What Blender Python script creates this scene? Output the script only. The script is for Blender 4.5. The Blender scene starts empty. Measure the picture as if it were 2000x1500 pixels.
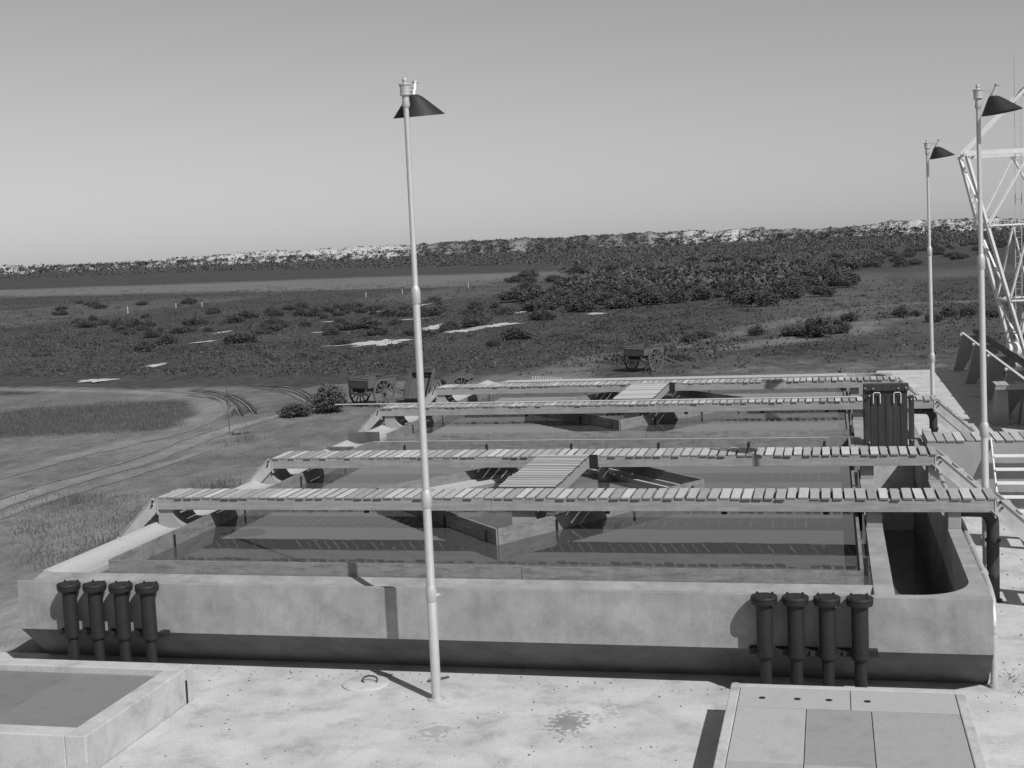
import bpy, math, random
import numpy as np
from mathutils import Vector, Matrix
rnd = random.Random(7)
R = math.radians
S = bpy.context.scene
COL = S.collection

# ------------------------------------------------------------------ camera
F_PX, YAW, PITCH, ROLL = 2586.46, R(13.6643), R(5.8822), R(2.5632)
EYE = Vector((0, 0, 6.5))
fw = Vector((-math.sin(YAW)*math.cos(PITCH), math.cos(YAW)*math.cos(PITCH), -math.sin(PITCH)))
rt = Vector((math.cos(YAW), math.sin(YAW), 0)); dn = fw.cross(rt)
rt2 = math.cos(ROLL)*rt + math.sin(ROLL)*dn; dn2 = -math.sin(ROLL)*rt + math.cos(ROLL)*dn
cam_d = bpy.data.cameras.new('camera'); cam = bpy.data.objects.new('camera', cam_d); COL.objects.link(cam)
cam_d.sensor_width = 36.0; cam_d.lens = 36.0*F_PX/2000.0
cam_d.clip_start = 0.5; cam_d.clip_end = 20000
m3 = Matrix((rt2, -dn2, -fw)).transposed()
cam.matrix_world = Matrix.Translation(EYE) @ m3.to_4x4()
S.camera = cam

# ------------------------------------------------------------------ light
SUN_EL, SUN_AZ = R(45.6), R(49.0)          # the sun stands behind the camera to the right
sun_dir = Vector((math.cos(SUN_EL)*math.sin(SUN_AZ), -math.cos(SUN_EL)*math.cos(SUN_AZ), math.sin(SUN_EL)))
sd = bpy.data.lights.new('sun', 'SUN'); sd.energy = 4.1; sd.angle = R(0.5); sd.color = (1, 1, 1)
so = bpy.data.objects.new('sun', sd); COL.objects.link(so)
so.rotation_euler = (-sun_dir).to_track_quat('-Z', 'Y').to_euler()
W = bpy.data.worlds.new('World'); S.world = W; W.use_nodes = True
nt = W.node_tree; bg = nt.nodes['Background']
sky = nt.nodes.new('ShaderNodeTexSky'); sky.sky_type = 'NISHITA'; sky.sun_disc = False
sky.sun_elevation = SUN_EL; sky.sun_rotation = math.atan2(sun_dir.x, sun_dir.y)
sky.air_density = 0.9; sky.dust_density = 0.3; sky.ozone_density = 1.0
sp = nt.nodes.new('ShaderNodeSeparateColor')   # black and white film sensitive to green and blue
nt.links.new(sky.outputs[0], sp.inputs[0]); ad = nt.nodes.new('ShaderNodeMath'); ad.operation = 'ADD'
nt.links.new(sp.outputs[1], ad.inputs[0]); nt.links.new(sp.outputs[2], ad.inputs[1]); nt.links.new(ad.outputs[0], bg.inputs[0])
# green + blue added (not averaged), hence half the strength each would have alone
bg.inputs[1].default_value = 0.0355
S.view_settings.view_transform = 'Standard'; S.view_settings.look = 'None'
S.view_settings.exposure = 0.0; S.view_settings.gamma = 1.0
S.render.resolution_x = 1024; S.render.resolution_y = 768

def pix(x, y, z):
    """point at height z seen at photo pixel (x, y)"""
    d = rt2*((x-1000)/F_PX) + dn2*((y-750)/F_PX) + fw
    return EYE + d*((z-EYE.z)/d.z)

# ------------------------------------------------------------------ materials
def mat(name, base, var=0.15, scale=3.0, rough=0.85, metal=0.0, fine=0.1, fscale=60, bump=0.15, stretch=(1,1,1),
        stain=0.0, sscale=1.0, slot=0.0, spec=0.3, streak=0.0, coord='Object'):
    m = bpy.data.materials.new(name); m.use_nodes = True
    n = m.node_tree; P = n.nodes['Principled BSDF']; L = n.links
    tc = n.nodes.new('ShaderNodeTexCoord'); mp = n.nodes.new('ShaderNodeMapping'); mp.inputs['Scale'].default_value = stretch
    L.new(tc.outputs[coord], mp.inputs[0])
    def noise(sc, det=5, ro=0.6, src=mp):
        t = n.nodes.new('ShaderNodeTexNoise'); t.inputs['Scale'].default_value = sc; t.inputs['Detail'].default_value = det
        t.inputs['Roughness'].default_value = ro; L.new(src.outputs[0], t.inputs['Vector']); return t.outputs['Fac']
    def math_(op, a, b, clamp=False):
        t = n.nodes.new('ShaderNodeMath'); t.operation = op; t.use_clamp = clamp
        for i, v in enumerate((a, b)):
            if isinstance(v, (int, float)): t.inputs[i].default_value = v
            else: L.new(v, t.inputs[i])
        return t.outputs[0]
    a = noise(scale); b = noise(fscale, 3)
    v = math_('ADD', math_('MULTIPLY', math_('SUBTRACT', a, 0.5), var*4), 1.0)
    v = math_('ADD', v, math_('MULTIPLY', math_('SUBTRACT', b, 0.5), fine*4))
    if stain:
        c = noise(sscale, 8, 0.7)
        mr = n.nodes.new('ShaderNodeMapRange'); mr.inputs[1].default_value = 0.5; mr.inputs[2].default_value = 0.68
        mr.inputs[3].default_value = 1.0; mr.inputs[4].default_value = 1.0-stain; L.new(c, mr.inputs[0])
        v = math_('MULTIPLY', v, mr.outputs[0])
    if streak:                                   # vertical weather streaks
        ms = n.nodes.new('ShaderNodeMapping'); ms.inputs['Scale'].default_value = (2.5, 2.5, 0.25); L.new(tc.outputs[coord], ms.inputs[0])
        c = noise(2.2, 5, 0.65, ms)
        v = math_('MULTIPLY', v, math_('ADD', 1.0, math_('MULTIPLY', math_('SUBTRACT', c, 0.5), streak*4)))
    if slot:
        at = n.nodes.new('ShaderNodeAttribute'); at.attribute_name = 'var'
        v = math_('MULTIPLY', v, math_('ADD', 1.0, math_('MULTIPLY', at.outputs['Fac'], slot)))
    v = math_('MAXIMUM', math_('MULTIPLY', v, base), base*0.15)
    cr = n.nodes.new('ShaderNodeCombineColor')
    for i in range(3): L.new(v, cr.inputs[i])
    L.new(cr.outputs[0], P.inputs['Base Color'])
    P.inputs['Roughness'].default_value = rough; P.inputs['Metallic'].default_value = metal
    P.inputs['Specular IOR Level'].default_value = spec
    if bump:
        bn = n.nodes.new('ShaderNodeBump'); bn.inputs['Strength'].default_value = bump; bn.inputs['Distance'].default_value = 0.02
        L.new(math_('ADD', a, math_('MULTIPLY', b, 0.5)), bn.inputs['Height']); L.new(bn.outputs[0], P.inputs['Normal'])
    m['helpers'] = 0
    return m

M = {}
M['slab'] = mat('pavement concrete', 0.49, 0.19, 1.1, 0.9, fine=0.15, fscale=30, stain=0.3, sscale=1.6, bump=.3)
M['conc'] = mat('weathered concrete', 0.30, 0.12, 1.6, 0.9, fine=0.05, fscale=55, stain=0.1, sscale=1.1, streak=0.05)
M['coping'] = mat('pale rough concrete', 0.42, 0.1, 2.5, 0.95, fine=0.16, fscale=38, bump=0.3, stain=0.14, sscale=2.5)
M['block'] = mat('smooth concrete', 0.46, 0.16, 2.0, 0.9, fine=0.12, fscale=35, stain=0.25, sscale=2.5)
M['slimy'] = mat('damp stained concrete', 0.10, 0.3, 4.0, 0.8, fine=0.2, fscale=30, streak=0.2)
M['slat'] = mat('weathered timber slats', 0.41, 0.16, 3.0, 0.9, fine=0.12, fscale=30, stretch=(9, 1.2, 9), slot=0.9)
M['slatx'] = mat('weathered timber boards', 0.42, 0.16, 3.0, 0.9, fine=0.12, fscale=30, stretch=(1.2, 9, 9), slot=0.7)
M['beam'] = mat('weathered timber beam', 0.30, 0.2, 2.2, 0.9, fine=0.10, fscale=22, stretch=(0.8, 5, 8), stain=0.15, sscale=3, streak=0.1)
M['board'] = mat('wet timber board', 0.21, 0.2, 2.5, 0.7, fine=0.12, fscale=20, stretch=(1, 1, 5), stain=0.4, sscale=3, streak=0.15)
M['iron'] = mat('tarred iron', 0.020, 0.25, 5, 0.6, fine=0.15, fscale=50, spec=0.4)
M['steel'] = mat('dark painted steel', 0.042, 0.25, 3, 0.55, fine=0.1, fscale=40, stretch=(3, 3, .4), streak=0.3, spec=0.4)
M['galv'] = mat('aluminium paint', 0.52, 0.07, 6, 0.45, metal=0.35, fine=0.05, fscale=60, spec=0.5, bump=0.05)
M['white'] = mat('white painted steel', 0.72, 0.07, 3, 0.5, fine=0.05, fscale=40, spec=0.4, streak=0.06)
M['stair'] = mat('galvanised stair steel', 0.42, 0.15, 3, 0.6, fine=0.08, fscale=40, spec=0.4, streak=0.12)
M['cover'] = mat('checkered cover plate', 0.34, 0.16, 3, 0.7, fine=0.15, fscale=60, stain=0.2, sscale=3, slot=0.6)
M['cartw'] = mat('old cart timber', 0.10, 0.2, 3, 0.9, fine=0.15, fscale=30, stretch=(3, 3, 3))
M['wheel'] = mat('bleached cart wheel timber', 0.12, 0.2, 3, 0.9, fine=0.12, fscale=30)
M['leaf'] = mat('scrub foliage', 0.09, 0.25, 0.9, 0.8, fine=0.15, fscale=9, bump=0, slot=0.5, spec=0.15)
M['leafdark'] = mat('mangrove foliage', 0.095, 0.25, 0.35, 0.8, fine=0.15, fscale=6, bump=0, slot=0.5, spec=0.12)
M['samphire'] = mat('samphire and low herbs', 0.085, 0.3, .5, 0.9, fine=0.15, fscale=5, bump=0, slot=0.6, spec=0.1)
M['twig'] = mat('twigs', 0.07, 0.2, 3, 0.9)
M['rock'] = mat('field stone', 0.13, 0.2, 4, 0.9, fine=0.1, fscale=40)

def water_mat(name, base, wav, rough=0.02):
    m = bpy.data.materials.new(name); m.use_nodes = True; n = m.node_tree; P = n.nodes['Principled BSDF']; L = n.links
    P.inputs['Base Color'].default_value = (base,)*3+(1,); P.inputs['Roughness'].default_value = rough; P.inputs['IOR'].default_value = 1.75
    tc = n.nodes.new('ShaderNodeTexCoord'); mp = n.nodes.new('ShaderNodeMapping'); mp.inputs['Scale'].default_value = (0.5, 1.6, 1)
    t = n.nodes.new('ShaderNodeTexNoise'); t.inputs['Scale'].default_value = 2.0; t.inputs['Detail'].default_value = 3
    b = n.nodes.new('ShaderNodeBump'); b.inputs['Strength'].default_value = wav; b.inputs['Distance'].default_value = 0.01
    L.new(tc.outputs['Object'], mp.inputs[0]); L.new(mp.outputs[0], t.inputs['Vector']); L.new(t.outputs['Fac'], b.inputs['Height']); L.new(b.outputs[0], P.inputs['Normal'])
    return m
# shade painted into the wall colour: darker undercut foot below the moulded edge
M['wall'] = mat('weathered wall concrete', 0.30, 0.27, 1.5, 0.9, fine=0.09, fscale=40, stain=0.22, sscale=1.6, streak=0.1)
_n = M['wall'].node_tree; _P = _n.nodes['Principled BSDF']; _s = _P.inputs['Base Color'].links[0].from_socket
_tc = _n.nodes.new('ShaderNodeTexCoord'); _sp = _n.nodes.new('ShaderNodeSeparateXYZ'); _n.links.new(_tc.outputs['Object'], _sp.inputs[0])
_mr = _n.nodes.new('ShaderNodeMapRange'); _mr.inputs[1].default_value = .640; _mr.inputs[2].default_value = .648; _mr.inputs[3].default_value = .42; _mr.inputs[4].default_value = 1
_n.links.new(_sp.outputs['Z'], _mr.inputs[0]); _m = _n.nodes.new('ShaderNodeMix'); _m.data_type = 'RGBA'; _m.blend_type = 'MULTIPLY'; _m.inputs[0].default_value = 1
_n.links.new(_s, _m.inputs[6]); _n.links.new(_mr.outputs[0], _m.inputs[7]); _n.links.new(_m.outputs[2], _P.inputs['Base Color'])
M['water'] = water_mat('still murky water', 0.07, 0.16)
M['pool'] = water_mat('salt pool', 0.55, 0.3, 0.3)

# ------------------------------------------------------------------ mesh builder
class MB:
    def __init__(s): s.v = []; s.f = []; s.a = []
    def add(s, vs, fs, var=0.0):
        o = len(s.v); s.v += [tuple(v) for v in vs]; s.f += [tuple(i+o for i in f) for f in fs]; s.a += [var]*len(fs); return s
    def box(s, x0, x1, y0, y1, z0, z1, var=0.0, M_=None, edge=None):
        vs = [Vector(p) for p in ((x0,y0,z0),(x1,y0,z0),(x1,y1,z0),(x0,y1,z0),(x0,y0,z1),(x1,y0,z1),(x1,y1,z1),(x0,y1,z1))]
        if M_ is not None: vs = [M_ @ v for v in vs]
        s.add(vs, [(0,3,2,1),(4,5,6,7),(0,1,5,4),(1,2,6,5),(2,3,7,6),(3,0,4,7)], var)
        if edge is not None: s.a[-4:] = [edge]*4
        return s
    def bar(s, a, b, w, h, var=0.0, up=(0,0,1)):
        a = Vector(a); b = Vector(b); d = b-a; L = d.length; d.normalize(); u = Vector(up)
        if abs(d.dot(u)) > .98: u = Vector((0,1,0))
        sx = d.cross(u).normalized(); uz = sx.cross(d)
        vs = [a+sx*i*w/2+uz*j*h/2 for i, j in ((-1,-1),(1,-1),(1,1),(-1,1))]
        vs += [v+d*L for v in vs]
        return s.add(vs, [(0,1,2,3),(7,6,5,4),(0,4,5,1),(1,5,6,2),(2,6,7,3),(3,7,4,0)], var)
    def tube(s, pts, rad, n=14, var=0.0, cap=True):
        pts = [Vector(p) for p in pts]; rs = rad if isinstance(rad, (list, tuple)) else [rad]*len(pts)
        vs = []; fs = []; pu = None
        for i, p in enumerate(pts):
            d = (pts[min(i+1, len(pts)-1)]-pts[max(i-1, 0)]).normalized()
            if pu is None: pu = Vector((1,0,0)) if abs(d.x) < .9 else Vector((0,1,0))
            sx = (pu - d*pu.dot(d)).normalized(); sy = d.cross(sx); pu = sx
            for k in range(n):
                t = 2*math.pi*k/n; vs.append(p + (sx*math.cos(t)+sy*math.sin(t))*rs[i])
        for i in range(len(pts)-1):
            for k in range(n):
                a = i*n+k; b = i*n+(k+1) % n; fs.append((a, b, b+n, a+n))
        if cap: fs.append(tuple(range(n-1, -1, -1))); fs.append(tuple((len(pts)-1)*n+k for k in range(n)))
        return s.add(vs, fs, var)
    def lathe(s, prof, c=(0,0,0), n=20, var=0.0):      # prof: (r, z) from bottom to top
        c = Vector(c); return s.tube([c+Vector((0,0,z+i*1e-5)) for i, (r, z) in enumerate(prof)], [max(r, 1e-4) for r, z in prof], n, var)
    def prism(s, poly, axis, a, b, var=0.0):           # poly: 2D outline; axis: extrude direction
        def P(p, t):
            return {'x': (t, p[0], p[1]), 'y': (p[0], t, p[1]), 'z': (p[0], p[1], t)}[axis]
        n = len(poly); vs = [P(p, a) for p in poly]+[P(p, b) for p in poly]
        fs = [tuple(range(n)), tuple(range(2*n-1, n-1, -1))]+[(i, i+n, (i+1) % n+n, (i+1) % n) for i in range(n)]
        return s.add(vs, fs, var)
    def build(s, name, m, parent=None, bevel=0.0, smooth=False, loc=None):
        me = bpy.data.meshes.new(name); me.from_pydata(s.v, [], s.f); me.materials.append(m)
        at = me.attributes.new('var', 'FLOAT', 'FACE'); at.data.foreach_set('value', s.a)
        me.update()
        import bmesh
        bm = bmesh.new(); bm.from_mesh(me); bmesh.ops.recalc_face_normals(bm, faces=bm.faces); bm.to_mesh(me); bm.free()
        if smooth:
            me.polygons.foreach_set('use_smooth', [True]*len(me.polygons)); me.set_sharp_from_angle(angle=R(40))
        o = bpy.data.objects.new(name, me); COL.objects.link(o)
        if parent: o.parent = parent
        if loc: o.location = loc
        if bevel:
            b = o.modifiers.new('bevel', 'BEVEL'); b.width = bevel; b.segments = 2; b.limit_method = 'ANGLE'; b.angle_limit = R(40)
        return o

def tag(o, label=None, cat=None, group=None, kind=None):
    if label: o['label'] = label
    if cat: o['category'] = cat
    if group: o['group'] = group
    if kind: o['kind'] = kind
    return o
def thing(name, label, cat, loc=(0,0,0), rz=0.0, group=None):
    o = bpy.data.objects.new(name, None); COL.objects.link(o); o.location = loc; o.rotation_euler = (0,0,rz)
    o.empty_display_size = .2
    return tag(o, label, cat, group)
def kids(o): return [c for c in COL.objects if c.parent == o]
def copy_tree(o, parent=None):
    c = o.copy(); COL.objects.link(c); c.parent = parent
    for k in kids(o): copy_tree(k, c)
    return c

# ================================================================== SETTING
# ---- terrain
def sstep(t): t = np.clip(t, 0, 1); return t*t*(3-2*t)
def vnoise(x, y, seed=0):
    xi = np.floor(x).astype(np.int64); yi = np.floor(y).astype(np.int64); fx = x-xi; fy = y-yi
    def h(a, b):
        n = (a*374761393+b*668265263+seed*974711) & 0x7fffffff; n = ((n ^ (n >> 13))*1274126177) & 0x7fffffff
        return ((n ^ (n >> 16)) & 0xffff)/65535.0
    fx = fx*fx*(3-2*fx); fy = fy*fy*(3-2*fy)
    return (h(xi,yi)*(1-fx)+h(xi+1,yi)*fx)*(1-fy)+(h(xi,yi+1)*(1-fx)+h(xi+1,yi+1)*fx)*fy
def ground_z(x, y):
    x = np.asarray(x, float); y = np.asarray(y, float)
    dl = np.maximum(-13.2-x, 0)                               # bank on the left of the tank
    db = np.maximum(y-np.where(x < 2.0, 50.0, 64.0), 0)
    d = np.where(dl > 0, dl*1.7+db, db)
    z = -0.09-1.41*sstep(d/13.0)
    far = sstep((np.hypot(x, y)-60)/200)
    z = z+(vnoise(x*.12, y*.12, 3)-.5)*0.25*sstep((d-2)/8)+(vnoise(x*.9, y*.9, 5)-.5)*0.05*sstep((d-1)/3)
    z = np.where((x > -12.6) & (x < 1.97) & (y > 19.3) & (y < 49.2), -2.5, z)    # excavation under the basin
    return z
def seg_dist(x, y, pts):
    best = np.full(x.shape, 1e9)
    for (ax, ay), (bx, by) in zip(pts[:-1], pts[1:]):
        dx, dy = bx-ax, by-ay; t = np.clip(((x-ax)*dx+(y-ay)*dy)/(dx*dx+dy*dy), 0, 1)
        best = np.minimum(best, np.hypot(x-ax-t*dx, y-ay-t*dy))
    return best
road = [(-27.7,36),(-27.7,42.3),(-27.5,45.5),(-27.5,49.4),(-27.8,53.8),(-27.8,56.8),(-27.5,60.8),(-25.7,64.6)]
road2 = [(-26.5,36),(-26.3,40.4),(-26.1,43.0),(-26.0,46.6),(-26.0,51.1)]
loop = [(-31.5,36),(-31.3,48.0),(-30.5,52.7),(-30.0,56.6),(-31.4,63.1),(-35.5,70.3),(-41.3,74.8),(-48.4,77.6),(-60,80)]
ruts = [[(-39.6,75.7),(-36.2,73.0),(-32.3,67.5),(-29.1,61.7)],[(-39.8,76.8),(-35.5,72.9),(-31.6,67.5),(-28.7,62.5)],
        [(-36.4,77.7),(-32.7,75.7),(-29.6,71.5),(-27.2,66.9)],[(-35.4,76.4),(-31.7,73.3),(-29.0,69.4),(-27.1,66.2)]]
pathr = [(-20,80),(-17.0,84.3),(-14.7,91.0),(-11.3,102.3),(-7.9,116.0),(-2.0,129.4),(4.1,145.6),(12.8,150.6),(22,157),(45,168)]
pathr2 = [(-10.4,93.9),(-4.7,102.0),(0.7,109.6),(3.3,119.6),(9,128)]
def build_ground():
    az = np.linspace(R(-75), R(50), 640); rr = np.concatenate([np.linspace(4, 30, 40)[:-1], np.geomspace(30, 9000, 520)])
    A, Q = np.meshgrid(az, rr); X = Q*np.sin(A); Y = Q*np.cos(A); Z = ground_z(X, Y)
    wob = (vnoise(X*.25, Y*.25, 11)-.5)*2.4+(vnoise(X*.8, Y*.8, 12)-.5)*0.9
    wob2 = (vnoise(X*.06, Y*.06, 15)-.5)*14
    dirt = np.zeros_like(X)
    # bare yard left of the tank, bounded by the marsh behind it
    edge = 77.3+np.where(X < -30, 0, (X+30)*0.35)+wob*1.2
    yard = sstep((edge-Y)/2.5)*sstep((-13-X)/2)
    yard2 = sstep((Y-50)/1.0)*sstep((84+X*.9-Y+wob)/4)*sstep((X+28)/8)*sstep((4-X)/3)
    dirt = np.maximum(dirt, np.maximum(yard, yard2)*(0.22+0.22*vnoise(X*.35, Y*.35, 21)*(.5+vnoise(X*1.6, Y*1.6, 22))))
    ov = ((X+38.5)/9.0)**2+((Y-62.0)/7.0)**2+wob*.25                     # weedy island inside the turning loop
    dirt = dirt*(1-0.85*sstep((1.15-ov)/.4)*(X < -29.5))
    for L, w, s in ((road, .7, .62), (road2, .5, .55), (loop, 1.1, .5)):
        dirt = np.maximum(dirt, s*sstep(1.4-seg_dist(X+wob*.2, Y, L)/w)*(0.75+0.5*vnoise(X*.4, Y*.4, 30)))
    near = sstep((-X-13.2)/1)*sstep((23.5+X+wob*.8)/6)*sstep((52-Y)/10)  # sandy spill beside the wall
    dirt = np.maximum(dirt, near*(.62+.35*vnoise(X*2, Y*2, 23)))
    for L in (pathr, pathr2): dirt = np.maximum(dirt, .30*sstep(1.5-seg_dist(X, Y+wob*.8, L)/2.2)*(0.3+vnoise(X*.3, Y*.3, 31)))
    dry = sstep((Y-63)/2)*sstep((96-Y+wob*3)/22)*sstep((X+14)/10)        # dry stubble behind the pavement
    dirt = np.maximum(dirt, dry*(.08+.75*vnoise(X*1.1, Y*.9, 41)*vnoise(X*3, Y*2, 42)))
    pan = sstep((Y+.45*X-232+wob2)/25)*sstep((400-Y-.3*X+wob2)/40)*sstep((-X-40-wob2)/60)   # pale salt pan
    dirt = np.maximum(dirt, pan*.3)
    st = sstep((vnoise(X*.03, Y*.012, 51)-.55)/.2)*sstep((Y-90)/30)*sstep((300-Y)/60)*.12
    dirt = np.maximum(dirt, st)
    for L in ruts: 
        k = sstep(1.6-seg_dist(X, Y, L)/.3); Z = Z-.05*k
    nr, na = X.shape
    V = np.stack([X.ravel(), Y.ravel(), Z.ravel()], 1)
    i = np.arange(nr*na).reshape(nr, na)
    Fq = np.stack([i[:-1,:-1].ravel(), i[:-1,1:].ravel(), i[1:,1:].ravel(), i[1:,:-1].ravel()], 1)
    me = bpy.data.meshes.new('ground'); me.vertices.add(len(V)); me.vertices.foreach_set('co', V.ravel())
    me.loops.add(Fq.size); me.loops.foreach_set('vertex_index', Fq.ravel().astype(np.int32))
    me.polygons.add(len(Fq)); me.polygons.foreach_set('loop_start', np.arange(0, Fq.size, 4, dtype=np.int32))
    me.polygons.foreach_set('use_smooth', np.ones(len(Fq), bool))
    me.update(calc_edges=True)
    at = me.attributes.new('dirt', 'FLOAT', 'POINT'); at.data.foreach_set('value', dirt.ravel().astype(np.float32))
    m = bpy.data.materials.new('marsh ground'); m.use_nodes = True; n = m.node_tree; P = n.nodes['Principled BSDF']; L = n.links
    P.inputs['Roughness'].default_value = .95; P.inputs['Specular IOR Level'].default_value = .1
    tc = n.nodes.new('ShaderNodeTexCoord')
    def noise(sc, st=(1,1,1), det=6):
        mp = n.nodes.new('ShaderNodeMapping'); mp.inputs['Scale'].default_value = st; L.new(tc.outputs['Object'], mp.inputs[0])
        t = n.nodes.new('ShaderNodeTexNoise'); t.inputs['Scale'].default_value = sc; t.inputs['Detail'].default_value = det; t.inputs['Roughness'].default_value = .62
        L.new(mp.outputs[0], t.inputs['Vector']); return t.outputs['Fac']
    def mth(op, a, b):
        t = n.nodes.new('ShaderNodeMath'); t.operation = op
        for k, v in enumerate((a, b)):
            if isinstance(v, (int, float)): t.inputs[k].default_value = v
            else: L.new(v, t.inputs[k])
        return t.outputs[0]
    a1 = noise(.12, (1, .5, 1)); a2 = noise(1.3, (1, .6, 1)); a3 = noise(8)
    g = mth('ADD', mth('ADD', mth('MULTIPLY', mth('SUBTRACT', a1, .5), 1.2), mth('MULTIPLY', mth('SUBTRACT', a2, .5), 2.2)), mth('MULTIPLY', mth('SUBTRACT', a3, .5), 1.3))
    veg = mth('MAXIMUM', mth('MULTIPLY', mth('ADD', g, 1.0), .064), .024)
    sand = mth('MULTIPLY', mth('ADD', mth('MULTIPLY', g, .35), 1.0), .36)
    at = n.nodes.new('ShaderNodeAttribute'); at.attribute_name = 'dirt'
    f = mth('ADD', at.outputs['Fac'], mth('MULTIPLY', mth('MULTIPLY', mth('SUBTRACT', a3, .5), at.outputs['Fac']), .8)); 
    mx = n.nodes.new('ShaderNodeMix'); mx.clamp_factor = True; L.new(f, mx.inputs[0]); L.new(veg, mx.inputs[2]); L.new(sand, mx.inputs[3])
    cr = n.nodes.new('ShaderNodeCombineColor')
    for k in range(3): L.new(mx.outputs[0], cr.inputs[k])
    L.new(cr.outputs[0], P.inputs['Base Color'])
    b = n.nodes.new('ShaderNodeBump'); b.inputs['Strength'].default_value = .5; b.inputs['Distance'].default_value = .08; L.new(mth('ADD', a2, a3), b.inputs['Height']); L.new(b.outputs[0], P.inputs['Normal'])
    me.materials.append(m)
    o = bpy.data.objects.new('ground', me); COL.objects.link(o); tag(o, kind='structure')
build_ground()

# ---- pavement (one L-shaped slab), with spilled damp patches
m = M['slab']; n = m.node_tree; P = n.nodes['Principled BSDF']; L = n.links
src = P.inputs['Base Color'].links[0].from_socket
tc = n.nodes.new('ShaderNodeTexCoord')
fac = None
def add_spill(cx, cy, rx, ry, lo, strength, sc):
    global fac
    mp = n.nodes.new('ShaderNodeMapping'); mp.vector_type = 'TEXTURE'; mp.inputs['Location'].default_value = (cx, cy, 0); mp.inputs['Scale'].default_value = (rx, ry, 10)
    L.new(tc.outputs['Object'], mp.inputs[0])
    ln = n.nodes.new('ShaderNodeVectorMath'); ln.operation = 'LENGTH'; L.new(mp.outputs[0], ln.inputs[0])
    t = n.nodes.new('ShaderNodeTexNoise'); t.inputs['Scale'].default_value = sc; t.inputs['Detail'].default_value = 6; L.new(tc.outputs['Object'], t.inputs['Vector'])
    a = n.nodes.new('ShaderNodeMath'); a.operation = 'SUBTRACT'; L.new(t.outputs['Fac'], a.inputs[0]); 
    b = n.nodes.new('ShaderNodeMath'); b.operation = 'MULTIPLY'; L.new(ln.outputs['Value'], b.inputs[0]); b.inputs[1].default_value = .3; L.new(b.outputs[0], a.inputs[1])
    r = n.nodes.new('ShaderNodeMapRange'); r.inputs[1].default_value = lo; r.inputs[2].default_value = lo+.03; r.inputs[3].default_value = 0; r.inputs[4].default_value = strength; L.new(a.outputs[0], r.inputs[0])
    if fac is None: fac = r.outputs[0]
    else:
        q = n.nodes.new('ShaderNodeMath'); q.operation = 'MAXIMUM'; L.new(fac, q.inputs[0]); L.new(r.outputs[0], q.inputs[1]); fac = q.outputs[0]
p = pix(1110, 1410, 0); add_spill(p.x, p.y, .32, .55, .27, .55, 14)
p = pix(852, 1430, 0); add_spill(p.x, p.y, .35, .45, .33, .3, 8)
p = pix(1190, 1390, 0); add_spill(p.x, p.y, .4, .9, .44, .25, 9)
p = pix(1700, 1420, 0); add_spill(2.9, 19.6, .5, .9, .4, .5, 12)
mx = n.nodes.new('ShaderNodeMix'); mx.data_type = 'RGBA'; L.new(fac, mx.inputs[0]); L.new(src, mx.inputs[6]); mx.inputs[7].default_value = (.07, .07, .07, 1)
L.new(mx.outputs[2], P.inputs['Base Color'])
pv = MB().prism([(-16.5,2),(34,2),(34,64),(2.0,64),(2.0,19.42),(-16.5,19.42)], 'z', -.35, 0)
tag(pv.build('pavement', M['slab'], bevel=.02), kind='structure')

# ---- crisp wheel ruts in the yard, each a shallow trough of dark soil with a pale thrown-up rim
def ribbon(pts, w, name, m, lift, off=0.0):
    P = [Vector((a, b, 0)) for a, b in pts]; C = []
    for i in range(len(P)-1):                    # Catmull-Rom through the points
        p0 = P[max(i-1,0)]; p1 = P[i]; p2 = P[i+1]; p3 = P[min(i+2,len(P)-1)]
        for k in range(14):
            t = k/14; C.append(.5*((2*p1)+(p2-p0)*t+(2*p0-5*p1+4*p2-p3)*t*t+(3*p1-p0-3*p2+p3)*t**3))
    C.append(P[-1]); b = MB(); vs = []; g = random.Random(int(abs(pts[0][0])*10))
    for i, c in enumerate(C):
        d = (C[min(i+1,len(C)-1)]-C[max(i-1,0)]).normalized(); n_ = Vector((d.y, -d.x, 0)); f = min(1, min(i, len(C)-1-i)/6+.1)
        ww = w*f*g.uniform(.6, 1.25)
        for s_ in (-.5, .5):
            q = c+n_*(ww*s_+off); q.z = float(ground_z(np.array([q.x]), np.array([q.y]))[0])+lift; vs.append(q)
    b.add(vs, [(2*i, 2*i+1, 2*i+3, 2*i+2) for i in range(len(C)-1)])
    return b
rb = MB(); rp = MB()
def merge(A, B): A.add(B.v, B.f)
ruts += [[(-38.5,73.9),(-35.4,71.2),(-31.9,66.6),(-29.6,61.4)],[(-37.6,72.2),(-34.6,69.6),(-31.3,65.6),(-30.0,61.5)],
         [(-34.6,75.4),(-31.2,72.4),(-28.6,68.6),(-26.8,65.6)],[(-33.6,74.3),(-30.4,71.2),(-28.2,67.7),(-26.3,65.0)]]
for L in ruts: merge(rb, ribbon(L, .19, '', None, .014)); merge(rp, ribbon(L, .09, '', None, .02, .2))
for L, o_ in ((road,-.6),(road,.6),(road2,.3),(loop,.5)): merge(rp, ribbon(L, .22, '', None, .02, o_))
tag(rb.build('wheel_tracks', mat('rutted wet soil', .06, .2, 2, .95, fine=.2, fscale=20)), kind='structure')
tag(rp.build('track_rims', mat('loose track sand', .19, .2, 2, .95, fine=.25, fscale=12)), kind='structure')
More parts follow.
